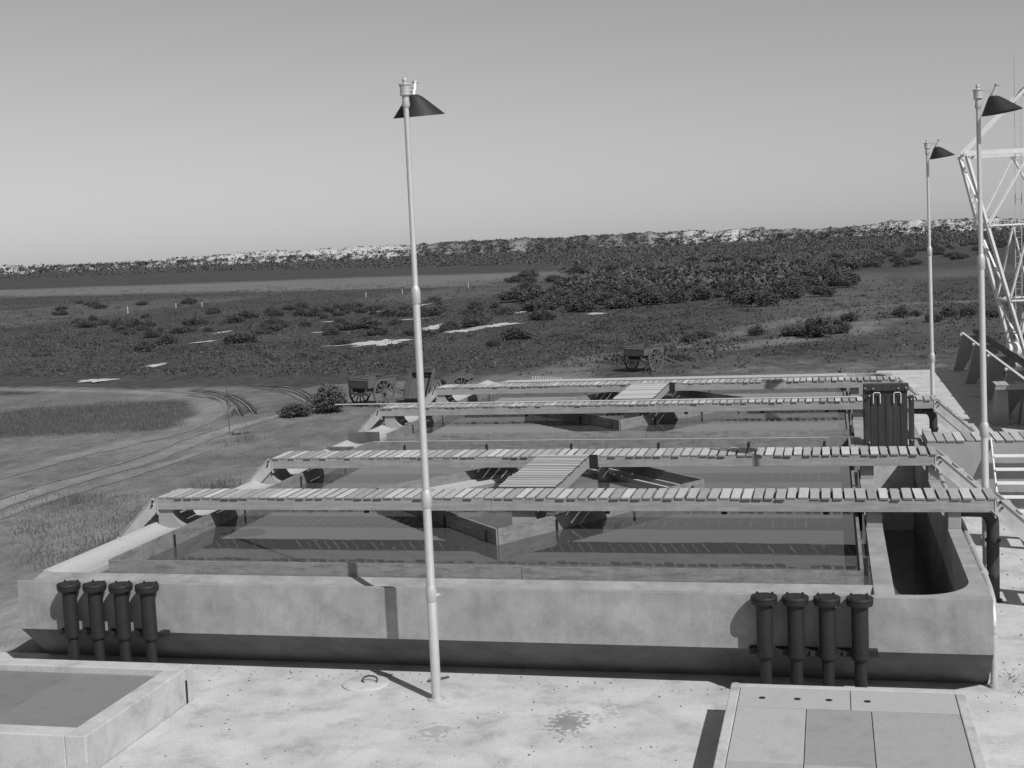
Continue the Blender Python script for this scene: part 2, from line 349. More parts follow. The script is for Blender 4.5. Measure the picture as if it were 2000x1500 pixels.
# ---- grit and pebbles lying on the pavement
g = random.Random(17); b = MB()
for i in range(420):
    x = g.uniform(-12, 6); y = g.uniform(13.5, 19.0) if g.random() < .6 else g.uniform(18.5, 19.05)
    if x < -9.2 and y < 17.7 or (-1.5 < x < 1.7 and y < 17.7): continue
    s_ = g.uniform(.006, .022); 
    b.add([(x+s_*g.uniform(.6,1.4), y, .001), (x, y+s_*g.uniform(.6,1.6), .001), (x-s_*g.uniform(.6,1.4), y, .001), (x, y-s_*g.uniform(.6,1.6), .001), (x, y, s_*.9)], [(0,1,4),(1,2,4),(2,3,4),(3,0,4)])
for i in range(260):
    x = g.uniform(2.3, 6); y = g.uniform(17, 31); s_ = g.uniform(.006, .03)
    b.add([(x+s_, y, .001), (x, y+s_*g.uniform(.6,1.6), .001), (x-s_, y, .001), (x, y-s_, .001), (x, y, s_*.9)], [(0,1,4),(1,2,4),(2,3,4),(3,0,4)])
tag(b.build('gravel', mat('dark grit', .12, .2, 3, .9)), kind='stuff')

# ---- water in the basins and channel
WZ = 1.34
wb = MB()
for y0, y1 in ((19.42, 32.5), (33.7, 46.75)): wb.add([(-12.1,y0,WZ),(.54,y0,WZ),(.54,y1,WZ),(-12.1,y1,WZ)], [(0,1,2,3)])
wb.add([(.7,18.8,-.66),(1.9,18.8,-.66),(1.9,49.2,-.66),(.7,49.2,-.66)], [(0,1,2,3)])
tag(wb.build('water', M['water']), kind='structure')

# ---- far dunes
def build_dunes():
    sk = [(-.75,.003),(-.62,.004),(-.5471,.0004),(-.5223,.0014),(-.4973,.0023),(-.4609,.0034),(-.4164,.0056),(-.4016,.0040),(-.3715,.0046),(-.3486,.0054),(-.3258,.0054),(-.2875,.0052),(-.2336,.0058),(-.1952,.0056),(-.1569,.0058),(-.1074,.0059),(-.0811,.0048),(-.0549,.0062),(-.0364,.0036),(-.0071,.0032),(.0291,.0046),(.0434,.0060),(.0854,.0055),(.1128,.0052),(.1330,.0034),(.2,.005),(.35,.004)]
    D = 1900.0; az = np.linspace(-.75, .35, 900)
    top = np.interp(az, [a for a, b in sk], [b for a, b in sk])*D+6.5
    top = top+(vnoise(az*160, az*0, 61)-.5)*2.2+(vnoise(az*420, az*0, 62)-.5)*1.2
    prof = [(-60,-.12),(-48,.05),(-34,.38),(-20,.68),(-8,.93),(0,1.0),(14,.9),(40,.5),(90,-.1)]
    V = []; rows = len(prof)
    for dy, k in prof:
        for i, a in enumerate(az):
            kk = k+(vnoise(np.array([a*230.]), np.array([dy*.05]), 63)[0]-.5)*.3*(0 < k < 1)
            r = D+dy+(vnoise(np.array([a*60.]), np.array([.5]), 64)[0]-.5)*60
            V.append((r*math.sin(a), r*math.cos(a), -1.5+(top[i]+1.5)*kk))
    n_ = len(az); Fc = [(r*n_+i, r*n_+i+1, (r+1)*n_+i+1, (r+1)*n_+i) for r in range(rows-1) for i in range(n_-1)]
    b = MB(); b.v = V; b.f = Fc; b.a = [0]*len(Fc)
    for fi in range(len(Fc)):                   # overgrown, grassy dunes in the middle stretch
        a = az[fi % (n_-1)]; k = float(vnoise(np.array([a*120.]), np.array([fi//(n_-1)*.7]), 66)[0])
        w_ = max(0., min(1., (a+.315)/.03))*max(0., min(1., (-.10-a)/.04)); w2 = max(0., min(1., (a+.07)/.03))*max(0., min(1., (.035-a)/.02))
        b.a[fi] = -max(w_*(.45+.35*k), w2*(.3+.4*k))
    m = mat('dune sand', .42, .1, .05, .95, fine=.1, fscale=.5, bump=0, slot=1.0)
    o = b.build('dunes', m, smooth=True); tag(o, kind='structure')
    # scrub scattered over the dunes
    g = random.Random(5); q = MB()
    for i in range(9500):
        a = g.uniform(-.72, .3); t = g.random()**1.15
        dens = 1.0 if -.31 < a < -.09 else (.32 if a < -.31 else .55)
        dy = np.interp(t, [0, 1], [-55, 2]); k = np.interp(dy, [d for d, _ in prof], [k for _, k in prof])
        idx = int((a+.75)/1.1*899); h = (top[idx]+1.5)*k-1.5
        if h > 8.2 and g.random() > dens: continue
        r = D+dy+(vnoise(np.array([a*60.]), np.array([.5]), 64)[0]-.5)*60
        c = Vector((r*math.sin(a), r*math.cos(a), h)); sz = g.uniform(.7, 1.9)*(1.35 if h < 8.2 else 1)
        for _ in range(9):
            p = c+Vector((g.gauss(0,.8), g.gauss(0,.8), abs(g.gauss(0,.5))+.2))*sz
            card(q, g, p, sz*g.uniform(.45,.8), g.uniform(-.8, .1))
    for i in range(5200):     # the middle dunes are overgrown right up to the crest
        a = g.triangular(-.33, -.06, -.2) if i % 3 else g.uniform(-.06, .14); t = .35+.65*g.random()
        dy = np.interp(t, [0, 1], [-55, 2]); k = np.interp(dy, [d for d, _ in prof], [k for _, k in prof])
        idx = int((a+.75)/1.1*899); h = (top[idx]+1.5)*k-1.5
        r = D+dy+(vnoise(np.array([a*60.]), np.array([.5]), 64)[0]-.5)*60
        c = Vector((r*math.sin(a), r*math.cos(a), h)); sz = g.uniform(.6, 1.3)
        for _ in range(7):
            p = c+Vector((g.gauss(0,.9), g.gauss(0,.9), abs(g.gauss(0,.35))+.1))*sz
            card(q, g, p, sz*g.uniform(.4,.7), g.uniform(.0, 1.6))
    tag(q.build('dune_scrub', M['leafdark']), kind='stuff')

def card(q, g, p, s, var):
    d = Vector((g.gauss(0,1), g.gauss(0,1), g.gauss(0,1))).normalized(); u = d.orthogonal().normalized(); w = d.cross(u)
    a = g.uniform(0, 6.28); u2 = u*math.cos(a)+w*math.sin(a); w2 = w*math.cos(a)-u*math.sin(a)
    q.add([p-u2*s, p-w2*s*.55, p+u2*s, p+w2*s*.55], [(0,1,2,3)], var)
build_dunes()

# ---- salt pools on the marsh
POOLS = [(-39.2,111.9,4.5,11.6),(-40.9,134.8,2.9,12.7),(-35.2,125,2.8,7.9),(-33.6,131.6,4.4,8.4),(-37.3,157,1.6,9.8),(-26,148.8,3.1,4.4),(-51.2,93.5,1.7,3.7),
                           (-49.6,82.2,2.4,3.6),(-60.8,120.9,1.7,3.6),(-65.6,135.4,1.4,4.8),(-60.8,174.7,3.3,5.2),(-41.9,110,3.3,1.8),(-52.8,131.9,2.1,1.9),(-59.2,189.9,1.5,6.3),(-48,150,3,3),(-58,150,3,3)]
def in_pool(x, y): return any(((x-a)/(w*.68))**2+((y-b-(x-a)*.24+d*.1)/(d*.8))**2 < 1 for a, b, w, d in POOLS)
def pools():
    g = random.Random(9); b = MB()
    for (cx, cy, w, d) in POOLS:
        n_ = 90; pts = []
        for k in range(n_):
            t = 6.283*k/n_; s = .62+.22*math.sin(2*t+cx*3)+.14*math.sin(5*t+cy)+.1*math.sin(11*t+cx)+.08*math.sin(23*t+cy)+g.uniform(-.05,.05)
            pts.append((cx+math.cos(t)*w*.62*s, cy+math.sin(t)*d*.62*s+(math.cos(t)*w*.62*s*.24)))
        zz = float(np.max(ground_z(np.array([p[0] for p in pts]), np.array([p[1] for p in pts]))))+.02
        b.add([(cx, cy, zz)]+[(p[0], p[1], zz) for p in pts], [(0, k+1, (k+1) % n_+1) for k in range(n_)])
    tag(b.build('pools', M['pool']), kind='structure')
pools()

# ================================================================== VEGETATION
def bush_mesh(seed, w, h, ncl, nleaf, leaf, stems=6):
    """foliage of many leaf clusters gathered in uneven lobes, on a few stems"""
    g = random.Random(seed); q = MB(); t = MB()
    for _ in range(ncl):
        a = g.uniform(0, 6.28); r = math.sqrt(g.random())*w*.36; lobe_h = h*(1-.45*(r/(w*.36))**2)*g.uniform(.62, 1.0)
        c = Vector((math.cos(a)*r, math.sin(a)*r, lobe_h*.6)); rx = w*g.uniform(.14, .24); rz = lobe_h*.42
        tone = g.uniform(-.35, .35)
        for _ in range(nleaf):
            v = Vector((g.gauss(0,1), g.gauss(0,1), g.gauss(0,1))).normalized()*g.uniform(.6, 1.05)
            p = c+Vector((v.x*rx, v.y*rx, v.z*rz))
            if p.z < .02: p.z = g.uniform(.02, .2*h)
            card(q, g, p, leaf*g.uniform(.6, 1.4), tone+g.uniform(-.25, .25))
        if len(t.v) < stems*60: t.tube([(c.x*.2, c.y*.2, 0), (c.x*.6, c.y*.6, c.z*.5), tuple(c)], [h*.02, h*.014, h*.006], 5)
    return q, t
kindsB = []
def shrub(seed, w, h, ncl, nleaf, leaf, m='leaf', label='', group=None, name='shrub', cat='shrub'):
    q, t = bush_mesh(seed, w, h, ncl, nleaf, leaf)
    e = thing(name, label, cat, (0,0,0), 0, group)
    q.build('foliage', M[m], e); t.build('stem', M['twig'], e)
    return e
def put(e, x, y, sx, sz, rz):
    e.location = (x, y, float(ground_z(np.array([x]), np.array([y]))[0])-.03); e.scale = (sx, sx, sz); e.rotation_euler = (0,0,rz)
protoS = [shrub(100+i, 1.0, 1.0, 26, 130, .034) for i in range(3)]
near_bushes = [((-2.7,108.1),2.6,1.2,'low spreading shrub, left end of the clump before the far lamp post'),
 ((-1.0,105.8),2.8,1.9,'largest rounded shrub in the middle of the field clump left of the far lamp post'),
 ((0.6,109.6),2.5,1.5,'shrub on the right side of the dark clump left of the far lamp post'),
 ((1.6,121.8),1.7,1.2,'small dark shrub standing just behind the right end of the field clump'),
 ((-5.9,109.3),1.5,1.0,'small upright shrub standing alone left of the dark field clump'),
 ((-10.9,104.1),1.7,.9,'low shrub beside the pale track, left one of two above the cart'),
 ((-10.1,108.0),2.2,.8,'low shrub beside the pale track, right one of two above the cart'),
 ((6.2,125.4),1.6,1.3,'bushy shrub just left of the far lamp post'),
 ((7.5,126.2),1.3,.8,'tiny shrub between a bigger one and the far lamp post'),
 ((8.6,118.5),1.6,1.2,'dark shrub directly right of the far lamp post in the field'),
 ((10.3,124.8),1.7,1.1,'middle shrub in the row between the two right lamp posts'),
 ((11.9,125.5),1.9,1.2,'wide shrub close left of the tall right lamp post'),
 ((14.2,124.3),1.8,1.2,'dark shrub between the right lamp post and the white tower'),
 ((-24.9,62.9),2.1,1.65,'tall dark bush growing against the left wheel of the parked cart'),
 ((-26.2,61.4),1.9,.9,'low grey weedy bush in front of the tall one by the cart')]
used = [False]*3
for i, ((x, y), w, h, lab) in enumerate(near_bushes):
    k = i % 3
    e = protoS[k] if not used[k] else copy_tree(protoS[k]); used[k] = True
    e['label'] = lab; e['category'] = 'shrub'; e['group'] = 'shrubs standing in the field'
    put(e, x, y, w, h, rnd.uniform(0, 6))
# the mangrove thicket: individual bushes near, one mass behind
protoM = []
for i in range(4):
    q, t = bush_mesh(200+i, 1.0, 1.0, 34, 110, .032)
    o = q.build('mangrove_bush', M['leafdark']); protoM.append(o)
front = [(1005,600),(1040,615),(1080,622),(1130,604),(1200,598),(1300,594),(1400,590),(1480,588),(1560,578),(1620,565),(1700,525),(1800,508),(2000,490),(2200,480)]
def front_y(x): return float(np.interp(x, [a for a, b in front], [b for a, b in front]))
g = random.Random(12); cnt = 0; usedM = [False]*4; pts = []
tries = 0
while cnt < 230 and tries < 20000:
    tries += 1
    x = g.uniform(1000, 2120); fy = front_y(x)+g.uniform(-6, 12); y = fy-abs(g.gauss(0, 1))*38
    hy = 521-.0432*x
    if y < hy+28 or (x < 1180 and y < 545-(x-1000)*.25): continue
    p = pix(x, y, -1.5)
    h = g.uniform(1.5, 2.9) if x < 1650 else g.uniform(1.2, 2.1)
    w = h*g.uniform(1.7, 2.8)
    if any((p.x-a)**2+(p.y-b)**2 < (.40*(w+c))**2 for a, b, c in pts): continue
    pts.append((p.x, p.y, w)); k = cnt % 4
    o = protoM[k] if not usedM[k] else protoM[k].copy()
    if usedM[k]: COL.objects.link(o)
    usedM[k] = True; put(o, p.x, p.y, w, h, g.uniform(0, 6))
    tag(o, 'dark rounded mangrove bush in the dense thicket beyond the basins', 'bush', 'mangrove bushes of the thicket'); cnt += 1
# scattered low bushes left of the thicket
k = 0
for i in range(95):
    while True:
        x = g.uniform(100, 1010); y = g.uniform(575, 690)
        c = math.exp(-((x-830)/190)**2-((y-630)/32)**2)+.8*math.exp(-((x-560)/150)**2-((y-625)/28)**2)+.4*math.exp(-((x-280)/160)**2-((y-640)/30)**2)
        q_ = pix(x, y-2, -1.5)
        if g.random() < c+.04 and not in_pool(q_.x, q_.y): break
    p = pix(x, y, -1.5); o = protoM[i % 4].copy(); COL.objects.link(o)
    h = g.uniform(.7, 1.5); put(o, p.x, p.y, h*g.uniform(1.6, 2.8), h, g.uniform(0, 6)); o.name = 'saltbush'
    tag(o, 'low dark saltbush on the open marsh left of the thicket', 'bush', 'low bushes scattered on the open marsh')

def far_mass():
    g = random.Random(31); q = MB()
    def clump(p, w, h, nc):
        for _ in range(nc):
            v = Vector((g.gauss(0,.45)*w, g.gauss(0,.45)*w, abs(g.gauss(0,.5))*h))
            card(q, g, p+v, g.uniform(.11, .22)*w, g.uniform(-.45, .5))
    for i in range(5200):     # belt under the dunes on the left and behind the thicket
        x = g.uniform(-60, 2150); hy = 521-.0432*x
        lo = hy+10.5; hi = hy+np.interp(x, [-60, 400, 900, 1200, 1500, 2150], [24, 27, 38, 46, 40, 34])
        y = lo+(hi-lo)*g.random()**.8
        p = pix(x, y, -1.5); dist = p.y; s = min(max(dist/420, 1.0), 4.2)
        clump(p, 1.8*s, min(1.3*s, 3.2)*g.uniform(.6, 1.1), 22)
    for i in range(500):      # infill inside the thicket
        x = g.uniform(1100, 2150); y = front_y(x)-18-g.random()*70
        if y < 521-.0432*x+16: continue
        p = pix(x, y, -1.5); clump(p, 2.4, 1.5, 60)
    tag(q.build('far_scrub', M['leafdark']), kind='stuff')
    q = MB()
    for i in range(9500):     # samphire and tussocks of the marsh
        x = g.uniform(-60, 2100); y = g.uniform(545, 735)
        p = pix(x, y, -1.5)
        if p.y > 330 or p.y < 66 or in_pool(p.x, p.y): continue
        if p.x < -13 and p.y < 78.5: continue
        if -45 < p.x and p.y < 85 and p.x > -28: 
            if g.random() < .85: continue
        if p.x > 0 and g.random() < .3: continue
        if x > 1350 and y > 640 and g.random() < .6: continue
        z = float(ground_z(np.array([p.x]), np.array([p.y]))[0]); w = g.uniform(.2, .55)*(1+p.y/260); h = g.uniform(.12, .32)*(1+p.y/300)
        for _ in range(9):
            v = Vector((g.gauss(0,.5)*w, g.gauss(0,.5)*w, z+abs(g.gauss(0,.5))*h)); card(q, g, Vector((p.x, p.y, 0))+v, g.uniform(.10, .22)*w, g.uniform(-.6, .5))
    for i in range(2400):     # low shrubby cushions between them
        x = g.uniform(-60, 2050); y = g.uniform(560, 728)
        p = pix(x, y, -1.5)
        if p.x < -13 and p.y < 79: continue
        if in_pool(p.x, p.y) or p.x > -6 and (y > 625 or g.random() < .45): continue
        if p.y < 86 and p.x > -28: continue
        if vnoise(np.array([p.x*.10]), np.array([p.y*.045]), 91)[0] < .47: continue
        z = float(ground_z(np.array([p.x]), np.array([p.y]))[0]); w = g.uniform(.5, 1.5); h = w*g.uniform(.25, .45)
        for _ in range(26):
            v = Vector((g.gauss(0,.42)*w, g.gauss(0,.42)*w, z+abs(g.gauss(0,.5))*h)); card(q, g, Vector((p.x, p.y, 0))+v, g.uniform(.07, .13), g.uniform(-.9, .0))
    tag(q.build('marsh_tussocks', M['samphire']), kind='stuff')
    q = MB()                  # dry grass by the wall, on the weedy island and the field edge
    def tuft(x, y, h, nb, spread):
        z = float(ground_z(np.array([x]), np.array([y]))[0])
        for _ in range(nb):
            a = g.uniform(0, 6.28); bx = x+g.gauss(0, spread); by = y+g.gauss(0, spread); L_ = h*g.uniform(.5, 1.1); l = g.uniform(.1, .5)*L_
            q.add([(bx-.012,by,z-.02),(bx+.012,by,z-.02),(bx+math.cos(a)*l,by+math.sin(a)*l,z+L_)], [(0,1,2)], g.uniform(-.3, 2.0))
    for (px_, py_, h, nb, sp) in [(432,950,.62,150,.3),(400,957,.35,60,.25),(385,960,.3,50,.3),(300,1000,.3,60,.3),(232,1050,.45,120,.3),(205,1070,.4,120,.35),(180,1078,.3,80,.3),(455,955,.3,50,.3),(470,850,.2,60,.35),(160,968,.3,90,.3)]:
        p = pix(px_, py_, -1.2); tuft(p.x, p.y, h*1.25, nb, sp*1.3)
    for i in range(1700):
        p = pix(g.uniform(-60, 350), g.uniform(788, 856), -1.5)
        if ((p.x+38.5)/9)**2+((p.y-62)/7)**2 < 1.1: tuft(p.x, p.y, g.uniform(.1, .28), 10, .3)
    for i in range(700):
        p = pix(g.uniform(40, 420), g.uniform(955, 1090), -1.2)
        if p.x < -15.5: tuft(p.x, p.y, g.uniform(.05, .22), 6, .25)
    for i in range(1500):
        p = Vector((g.uniform(-30, -14), g.uniform(28, 60), 0)); tuft(p.x, p.y, g.uniform(.03, .1), 3, .2)
    for i in range(1800):
        p = Vector((g.uniform(-12, 16), 64.4+abs(g.gauss(0,9)), 0)); tuft(p.x, p.y, g.uniform(.08, .22), 8, .3)
    for i in range(60):      # weeds at the foot of the wall corner
        x, y = g.choice([(2.5,19.6),(2.62,18.9),(3.0,19.3),(2.3,19.9)]); a = g.uniform(0,6.28); x += g.gauss(0,.16); y += g.gauss(0,.22); l = g.uniform(.03,.12)
        q.add([(x-.008,y,.002),(x+.008,y,.002),(x+math.cos(a)*l,y+math.sin(a)*l,g.uniform(.02,.08))], [(0,1,2)], g.uniform(-.6, .2))
    tag(q.build('grass', M['leaf']), kind='stuff')
far_mass()

# ================================================================== SETTLING BASIN
XL, XI, XB = -13.0, -12.15, -11.78            # outer face, coping inner edge, scum board
XR = .37
basin = thing('settling_basin', 'large concrete twin settling basin with dished rim and undercut base', 'basin')
def dish(o, i, zt=1.44):                      # profile points from outer lip to inner edge
    w = i-o; return [(o, zt), (o+w*.09, zt+.008), (o+w*.2, zt-.035), (o+w*.38, zt-.085), (o+w*.55, zt-.09), (o+w*.75, zt-.065), (o+w*.93, zt-.03), (i, zt-.03)]
YF, YI = 18.68, 19.42
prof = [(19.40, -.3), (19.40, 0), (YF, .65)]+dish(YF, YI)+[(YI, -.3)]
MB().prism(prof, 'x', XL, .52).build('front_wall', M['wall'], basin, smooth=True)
prof = [(XL, -1.6)]+dish(XL, XI)+[(XI, -1.6)]
MB().prism([(p[0], p[1]) for p in prof], 'y', YI+.003, 49.3).build('side_wall', M['coping'], basin, smooth=True)
prof = [(32.50, -1)]+[(32.5, 1.41), (32.6, 1.41), (32.8, 1.36), (33.1, 1.34), (33.4, 1.36), (33.62, 1.425), (33.76, 1.43)]+[(33.76, -1)]
MB().prism(prof, 'x', XI+.003, .517).build('divider_wall', M['coping'], basin, smooth=True)
MB().prism([(46.7,-1),(46.7,1.42),(49.3,1.43),(49.3,-1)], 'x', XI+.003, .517).build('back_wall', M['coping'], basin, bevel=.02)
# channel: ring wall with rounded ends
def channel_ring():
    b = MB(); ox0, ox1, oy0, oy1 = .52, 2.08, YF, 49.3; ix0, ix1, iy0, iy1 = .80, 1.86, 18.88, 49.08
    inner = []; outer = []
    n_ = 14
    def arc(cx, cy, rx, ry, a0, a1):
        for k in range(n_+1):
            t = a0+(a1-a0)*k/n_; inner.append((cx+rx*math.cos(t), cy+ry*math.sin(t)))
            # matching outer corner points
    inner.append((ix0, iy0)); outer.append((ox0, oy0))
    cx, cy, rx, ry = ix1-.78, iy0+.85, .78, .85
    for k in range(n_+1):
        t = -math.pi/2+math.pi/2*k/n_; inner.append((cx+rx*math.cos(t), cy+ry*math.sin(t)))
        f = k/n_
        outer.append((cx+(ox1-cx)*min(1, f*2), oy0) if f <= .5 else (ox1, oy0+(cy-oy0)*(f-.5)*2))
    cy2 = iy1-.85
    for k in range(n_+1):
        t = math.pi/2*k/n_; inner.append((cx+rx*math.cos(t), cy2+ry*math.sin(t)))
        f = k/n_
        outer.append((ox1, cy2+(oy1-cy2)*min(1, f*2)) if f <= .5 else (ox1-(ox1-cx)*(f-.5)*2, oy1))
    inner.append((ix0, iy1)); outer.append((ox0, oy1))
    N = len(inner); zt = 1.42
    vs = [(x, y, zt) for x, y in outer]+[(x, y, zt) for x, y in inner]+[(x, y+max(0, 19.6-y)*1.6, -1) for x, y in inner]
    bot = [(x, y, -.3) for x, y in outer]; mid = [(x, (y if y > YF+.001 else YF), .65) for x, y in outer]
    low = [(x, (y if y > 19.399 else 19.40), 0) for x, y in outer]; lo2 = [(x, (y if y > 19.399 else 19.40), -.3) for x, y in outer]
    vs += mid+low+lo2
    fs = []
    for i in range(N):
        j = (i+1) % N
        fs += [(i, j, N+j, N+i), (N+i, N+j, 2*N+j, 2*N+i), (i, 3*N+i, 3*N+j, j), (3*N+i, 4*N+i, 4*N+j, 3*N+j), (4*N+i, 5*N+i, 5*N+j, 4*N+j)]
    b.add(vs, fs); return b
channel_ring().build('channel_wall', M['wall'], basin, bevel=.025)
MB().box(.803, 1.857, 32.5, 33.6, -1, 1.38).build('channel_divider', M['block'], basin, bevel=.02)
# small stepped weirs in the left rim at the divider
MB().box(XL+.06, XI-.06, 32.3, 32.42, 1.36, 1.50).build('weir', M['slimy'], basin, bevel=.01)
MB().box(XL+.1, XI+.1, 33.85, 34.0, 1.36, 1.66).build('weir', M['slimy'], basin, bevel=.01)
# concrete piers under the walkway ends and on the rings
def pier(x0, x1, y0, y1, zb, zt, flare, name='pier'):
    n_ = 8; poly = [(x0, zb), (x0, zt), (x1, zt)]
    for k in range(1, n_+1):
        t = k/n_; poly.append((x1+flare*(1-math.cos(t*math.pi/2)), zt-(zt-zb)*math.sin(t*math.pi/2)))
    return MB().prism(poly, 'y', y0, y1).build(name, M['conc'], basin, smooth=True)
DECKS = [(-12.83, 2.61, 23.1, 23.98), (-12.45, 1.99, 27.75, 28.72), (-12.93, 2.63, 36.75, 37.7), (-12.8, 1.92, 42.0, 42.95)]
for (x0, x1, y0, y1) in DECKS:
    pier(-12.86, -12.55, y0+.06, y1-.06, 1.34, 1.715, .42)
    MB().box(1.863, 2.077, y0+.08, y1-.08, 1.415, 1.715).build('pier', M['conc'], basin, bevel=.015)
    MB().box(.525, .797, y0+.16, y1-.16, 1.415, 1.715).build('pier', M['conc'], basin, bevel=.015)
# inlet wells: diamond launders
WELLS = []
for dy in (0, 14.02):
    Np, Rp, Fp, Lp = (-5.74, 22.03+dy), (-2.6, 26.85+dy), (-5.9, 30.5+dy), (-9.35, 26.0+dy)
    C = Vector((-5.9, 26.3+dy)); V = [Vector(p) for p in (Np, Rp, Fp, Lp)]; WELLS.append(V)
    b = MB(); steps = [(.99, WZ-.5), (.988, 1.42), (.962, 1.42), (.955, 1.28), (.91, 1.25), (.873, 1.28), (.866, 1.42), (.838, 1.42), (.83, .2)]
    vs = []; 
    for k, z in steps: vs += [(C.x+(v.x-C.x)*k, C.y+(v.y-C.y)*k, z) for v in V]
    fs = []
    for s_ in range(len(steps)-1):
        for i in range(4): fs.append((s_*4+i, s_*4+(i+1) % 4, (s_+1)*4+(i+1) % 4, (s_+1)*4+i))
    b.add(vs, fs); b.build('well_launder', M['coping'], basin)
    pier(-5.75, -5.32, 23.2+dy-(.35 if dy else 0), 23.9+dy-(.35 if dy else 0), 1.25, 1.715, .38)
    pier(-5.02, -4.84, 28.2+dy+(.2 if dy else 0), 28.6+dy+(.2 if dy else 0), 1.3, 1.715, .06)

# scum boards (lie inside the basin walls, brackets carried)
def plank(b, a, c, z0, z1, t=.045):
    a = Vector((a[0], a[1], (z0+z1)/2)); c = Vector((c[0], c[1], (z0+z1)/2)); b.bar(a, c, t, z1-z0)
def boards(lab, group, y0, y1, V):
    e = thing('scum_board', lab, 'board', (0,0,0), 0, group)
    xl = XB
    mid = -4.7
    b = MB(); plank(b, (xl, y0), (mid, y0), 1.0, 1.62); b.build('front_board', M['board'], e)
    b = MB(); plank(b, (mid+.003, y0-.012), (XR, y0-.012), 1.0, 1.605); b.build('front_board', M['board'], e)
    b = MB(); plank(b, (xl, y0+.03), (xl, y1-.03), 1.0, 1.62); b.build('side_board', M['board'], e)
    b = MB(); plank(b, (XR, y0+.03), (XR, y1-.03), 1.0, 1.62, .05); b.build('side_board', M['board'], e)
    b = MB(); plank(b, (xl, y1), (XR, y1), 1.0, 1.62); b.build('back_board', M['board'], e)
    for x in (-10.8, -8.6, -6.4, -4.2, -2.0, -.2):      # iron stays
        MB().box(x-.02, x+.02, y1-.05, y1-.026, 1.2, 1.54).build('stay', M['iron'], e)
    for y in (y0+2.2, y0+5.2, y0+8.2, y0+11):
        MB().box(xl+.026, xl+.05, y-.02, y+.02, 1.1, 1.56).build('stay', M['iron'], e)
    for y in (y0+.8, y0+4.4, y0+8.2, y0+11.5):
        MB().box(XR+.028, XR+.1, y-.04, y+.04, 1.2, 1.6).build('stay', M['iron'], e)
boards('grey timber scum board lining the near water basin just inside its rim', 'scum boards lining the basins', 19.47, 32.40, None)
boards('grey timber scum board lining the farther water basin behind the dividing wall', 'scum boards lining the basins', 33.82, 46.6, None)
for i, V in enumerate(WELLS):
    e = thing('well_board', ['diamond of grey boards around the inlet well of the near basin', 'diamond of grey boards around the inlet well of the farther basin'][i], 'board', (0,0,0), 0, 'diamond board rings')
    for j in range(4):
        a, c = V[j], V[(j+1) % 4]; b = MB(); plank(b, a, c, 1.0, 1.62, .05); b.build('plank', M['board'], e)
        d = (c-a).normalized(); nn = Vector((d.y, -d.x))
        for t in (.25, .62, .93):
            p = a.lerp(c, t)+nn*.045; MB().bar((p.x, p.y, 1.1), (p.x, p.y, 1.55), .035, .035).build('stay', M['iron'], e)

# ================================================================== WALKWAYS
def slats(b, x0, x1, y0, y1, z, pitch, g, t=.035, gap=.03):
    x = x0
    while x < x1-.02:
        w = pitch-gap*g.uniform(.7, 1.3); j = g.uniform(-.02, .02); dz = g.uniform(-.004, .004)
        M_ = Matrix.Translation((x+w/2, (y0+y1)/2+j, z+dz)) @ Matrix.Rotation(g.uniform(-.012, .012), 4, 'Z') @ Matrix.Rotation(g.uniform(-.01, .01), 4, 'Y')
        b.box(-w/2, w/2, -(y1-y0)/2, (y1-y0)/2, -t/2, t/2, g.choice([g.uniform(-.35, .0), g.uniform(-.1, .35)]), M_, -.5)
        x += pitch
def walkway(i, lab):
    x0, x1, y0, y1 = DECKS[i]; g = random.Random(40+i)
    e = thing('walkway', lab, 'walkway', (0,0,0), 0, 'slatted walkways across the basins')
    b = MB(); slats(b, x0, x1, y0-.01, y1+.01, 1.955, .194, g, gap=.04); b.build('deck', M['slat'], e, bevel=.004)
    xm = (x0+x1)/2-1.0+i*.7
    for y in (y0+.01, y1-.11):
        b = MB(); b.box(x0, xm, y, y+.10, 1.72, 1.935); b.box(xm+.004, x1, y+.003, y+.103, 1.72, 1.937); b.build('beam', M['beam'], e, bevel=.006)
    b = MB()
    for x in np.arange(x0+.3, x1, 2.1): b.box(x-.05, x+.05, y0+.12, y1-.12, 1.74, 1.90)
    b.build('cross_member', M['beam'], e)
    for x in (-8.6, -4.0, -1.9, -.15) if i in (0, 2) else ():
        MB().tube([(x, y0+.2, 1.64), (x, y0+.2, 1.735)], .05, 10).build('lug', M['iron'], e)
    MB().box(x0-.022, x0-.002, y0, y1, 1.62, 1.95).build('end_plate', M['stair'], e)
    MB().box(x1+.002, x1+.02, y0, y1, 1.62, 1.95).build('end_plate', M['stair'], e)
for i, lab in enumerate(['nearest timber slatted walkway running the full width in front', 'second slatted walkway from the front, reaching the near end of the timber platform\'s far side',
                         'third slatted walkway from the front, passing behind the dark steel gate', 'farthest slatted walkway, in front of the back wall']): walkway(i, lab)
# centre platforms
def platform(lab, x0, x1, y0, y1, n_, fine):
    g = random.Random(77); e = thing('inlet_platform', lab, 'platform', (0,0,0), 0, 'platforms joining the walkways')
    b = MB(); p = (y1-y0)/n_
    for k in range(n_):
        gap = .075 if not fine else .02
        if fine and k == n_//2: gap = .09
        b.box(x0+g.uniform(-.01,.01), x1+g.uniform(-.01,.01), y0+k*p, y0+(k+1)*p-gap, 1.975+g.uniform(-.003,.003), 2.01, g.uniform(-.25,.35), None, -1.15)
    b.build('deck', M['slatx'], e, bevel=.004)
    for x in (x0+.02, x1-.10):
        MB().box(x, x+.08, y0, y1, 1.74, 1.972).build('beam', M['beam'], e, bevel=.006)
    MB().box(x1-.02, x1+.16, y1-.08, y1-.01, 1.70, 2.0).build('bracket', M['iron'], e)
platform('slatted timber platform with open gaps joining the two near walkways', -6.2, -5.08, 23.995, 27.74, 19, False)
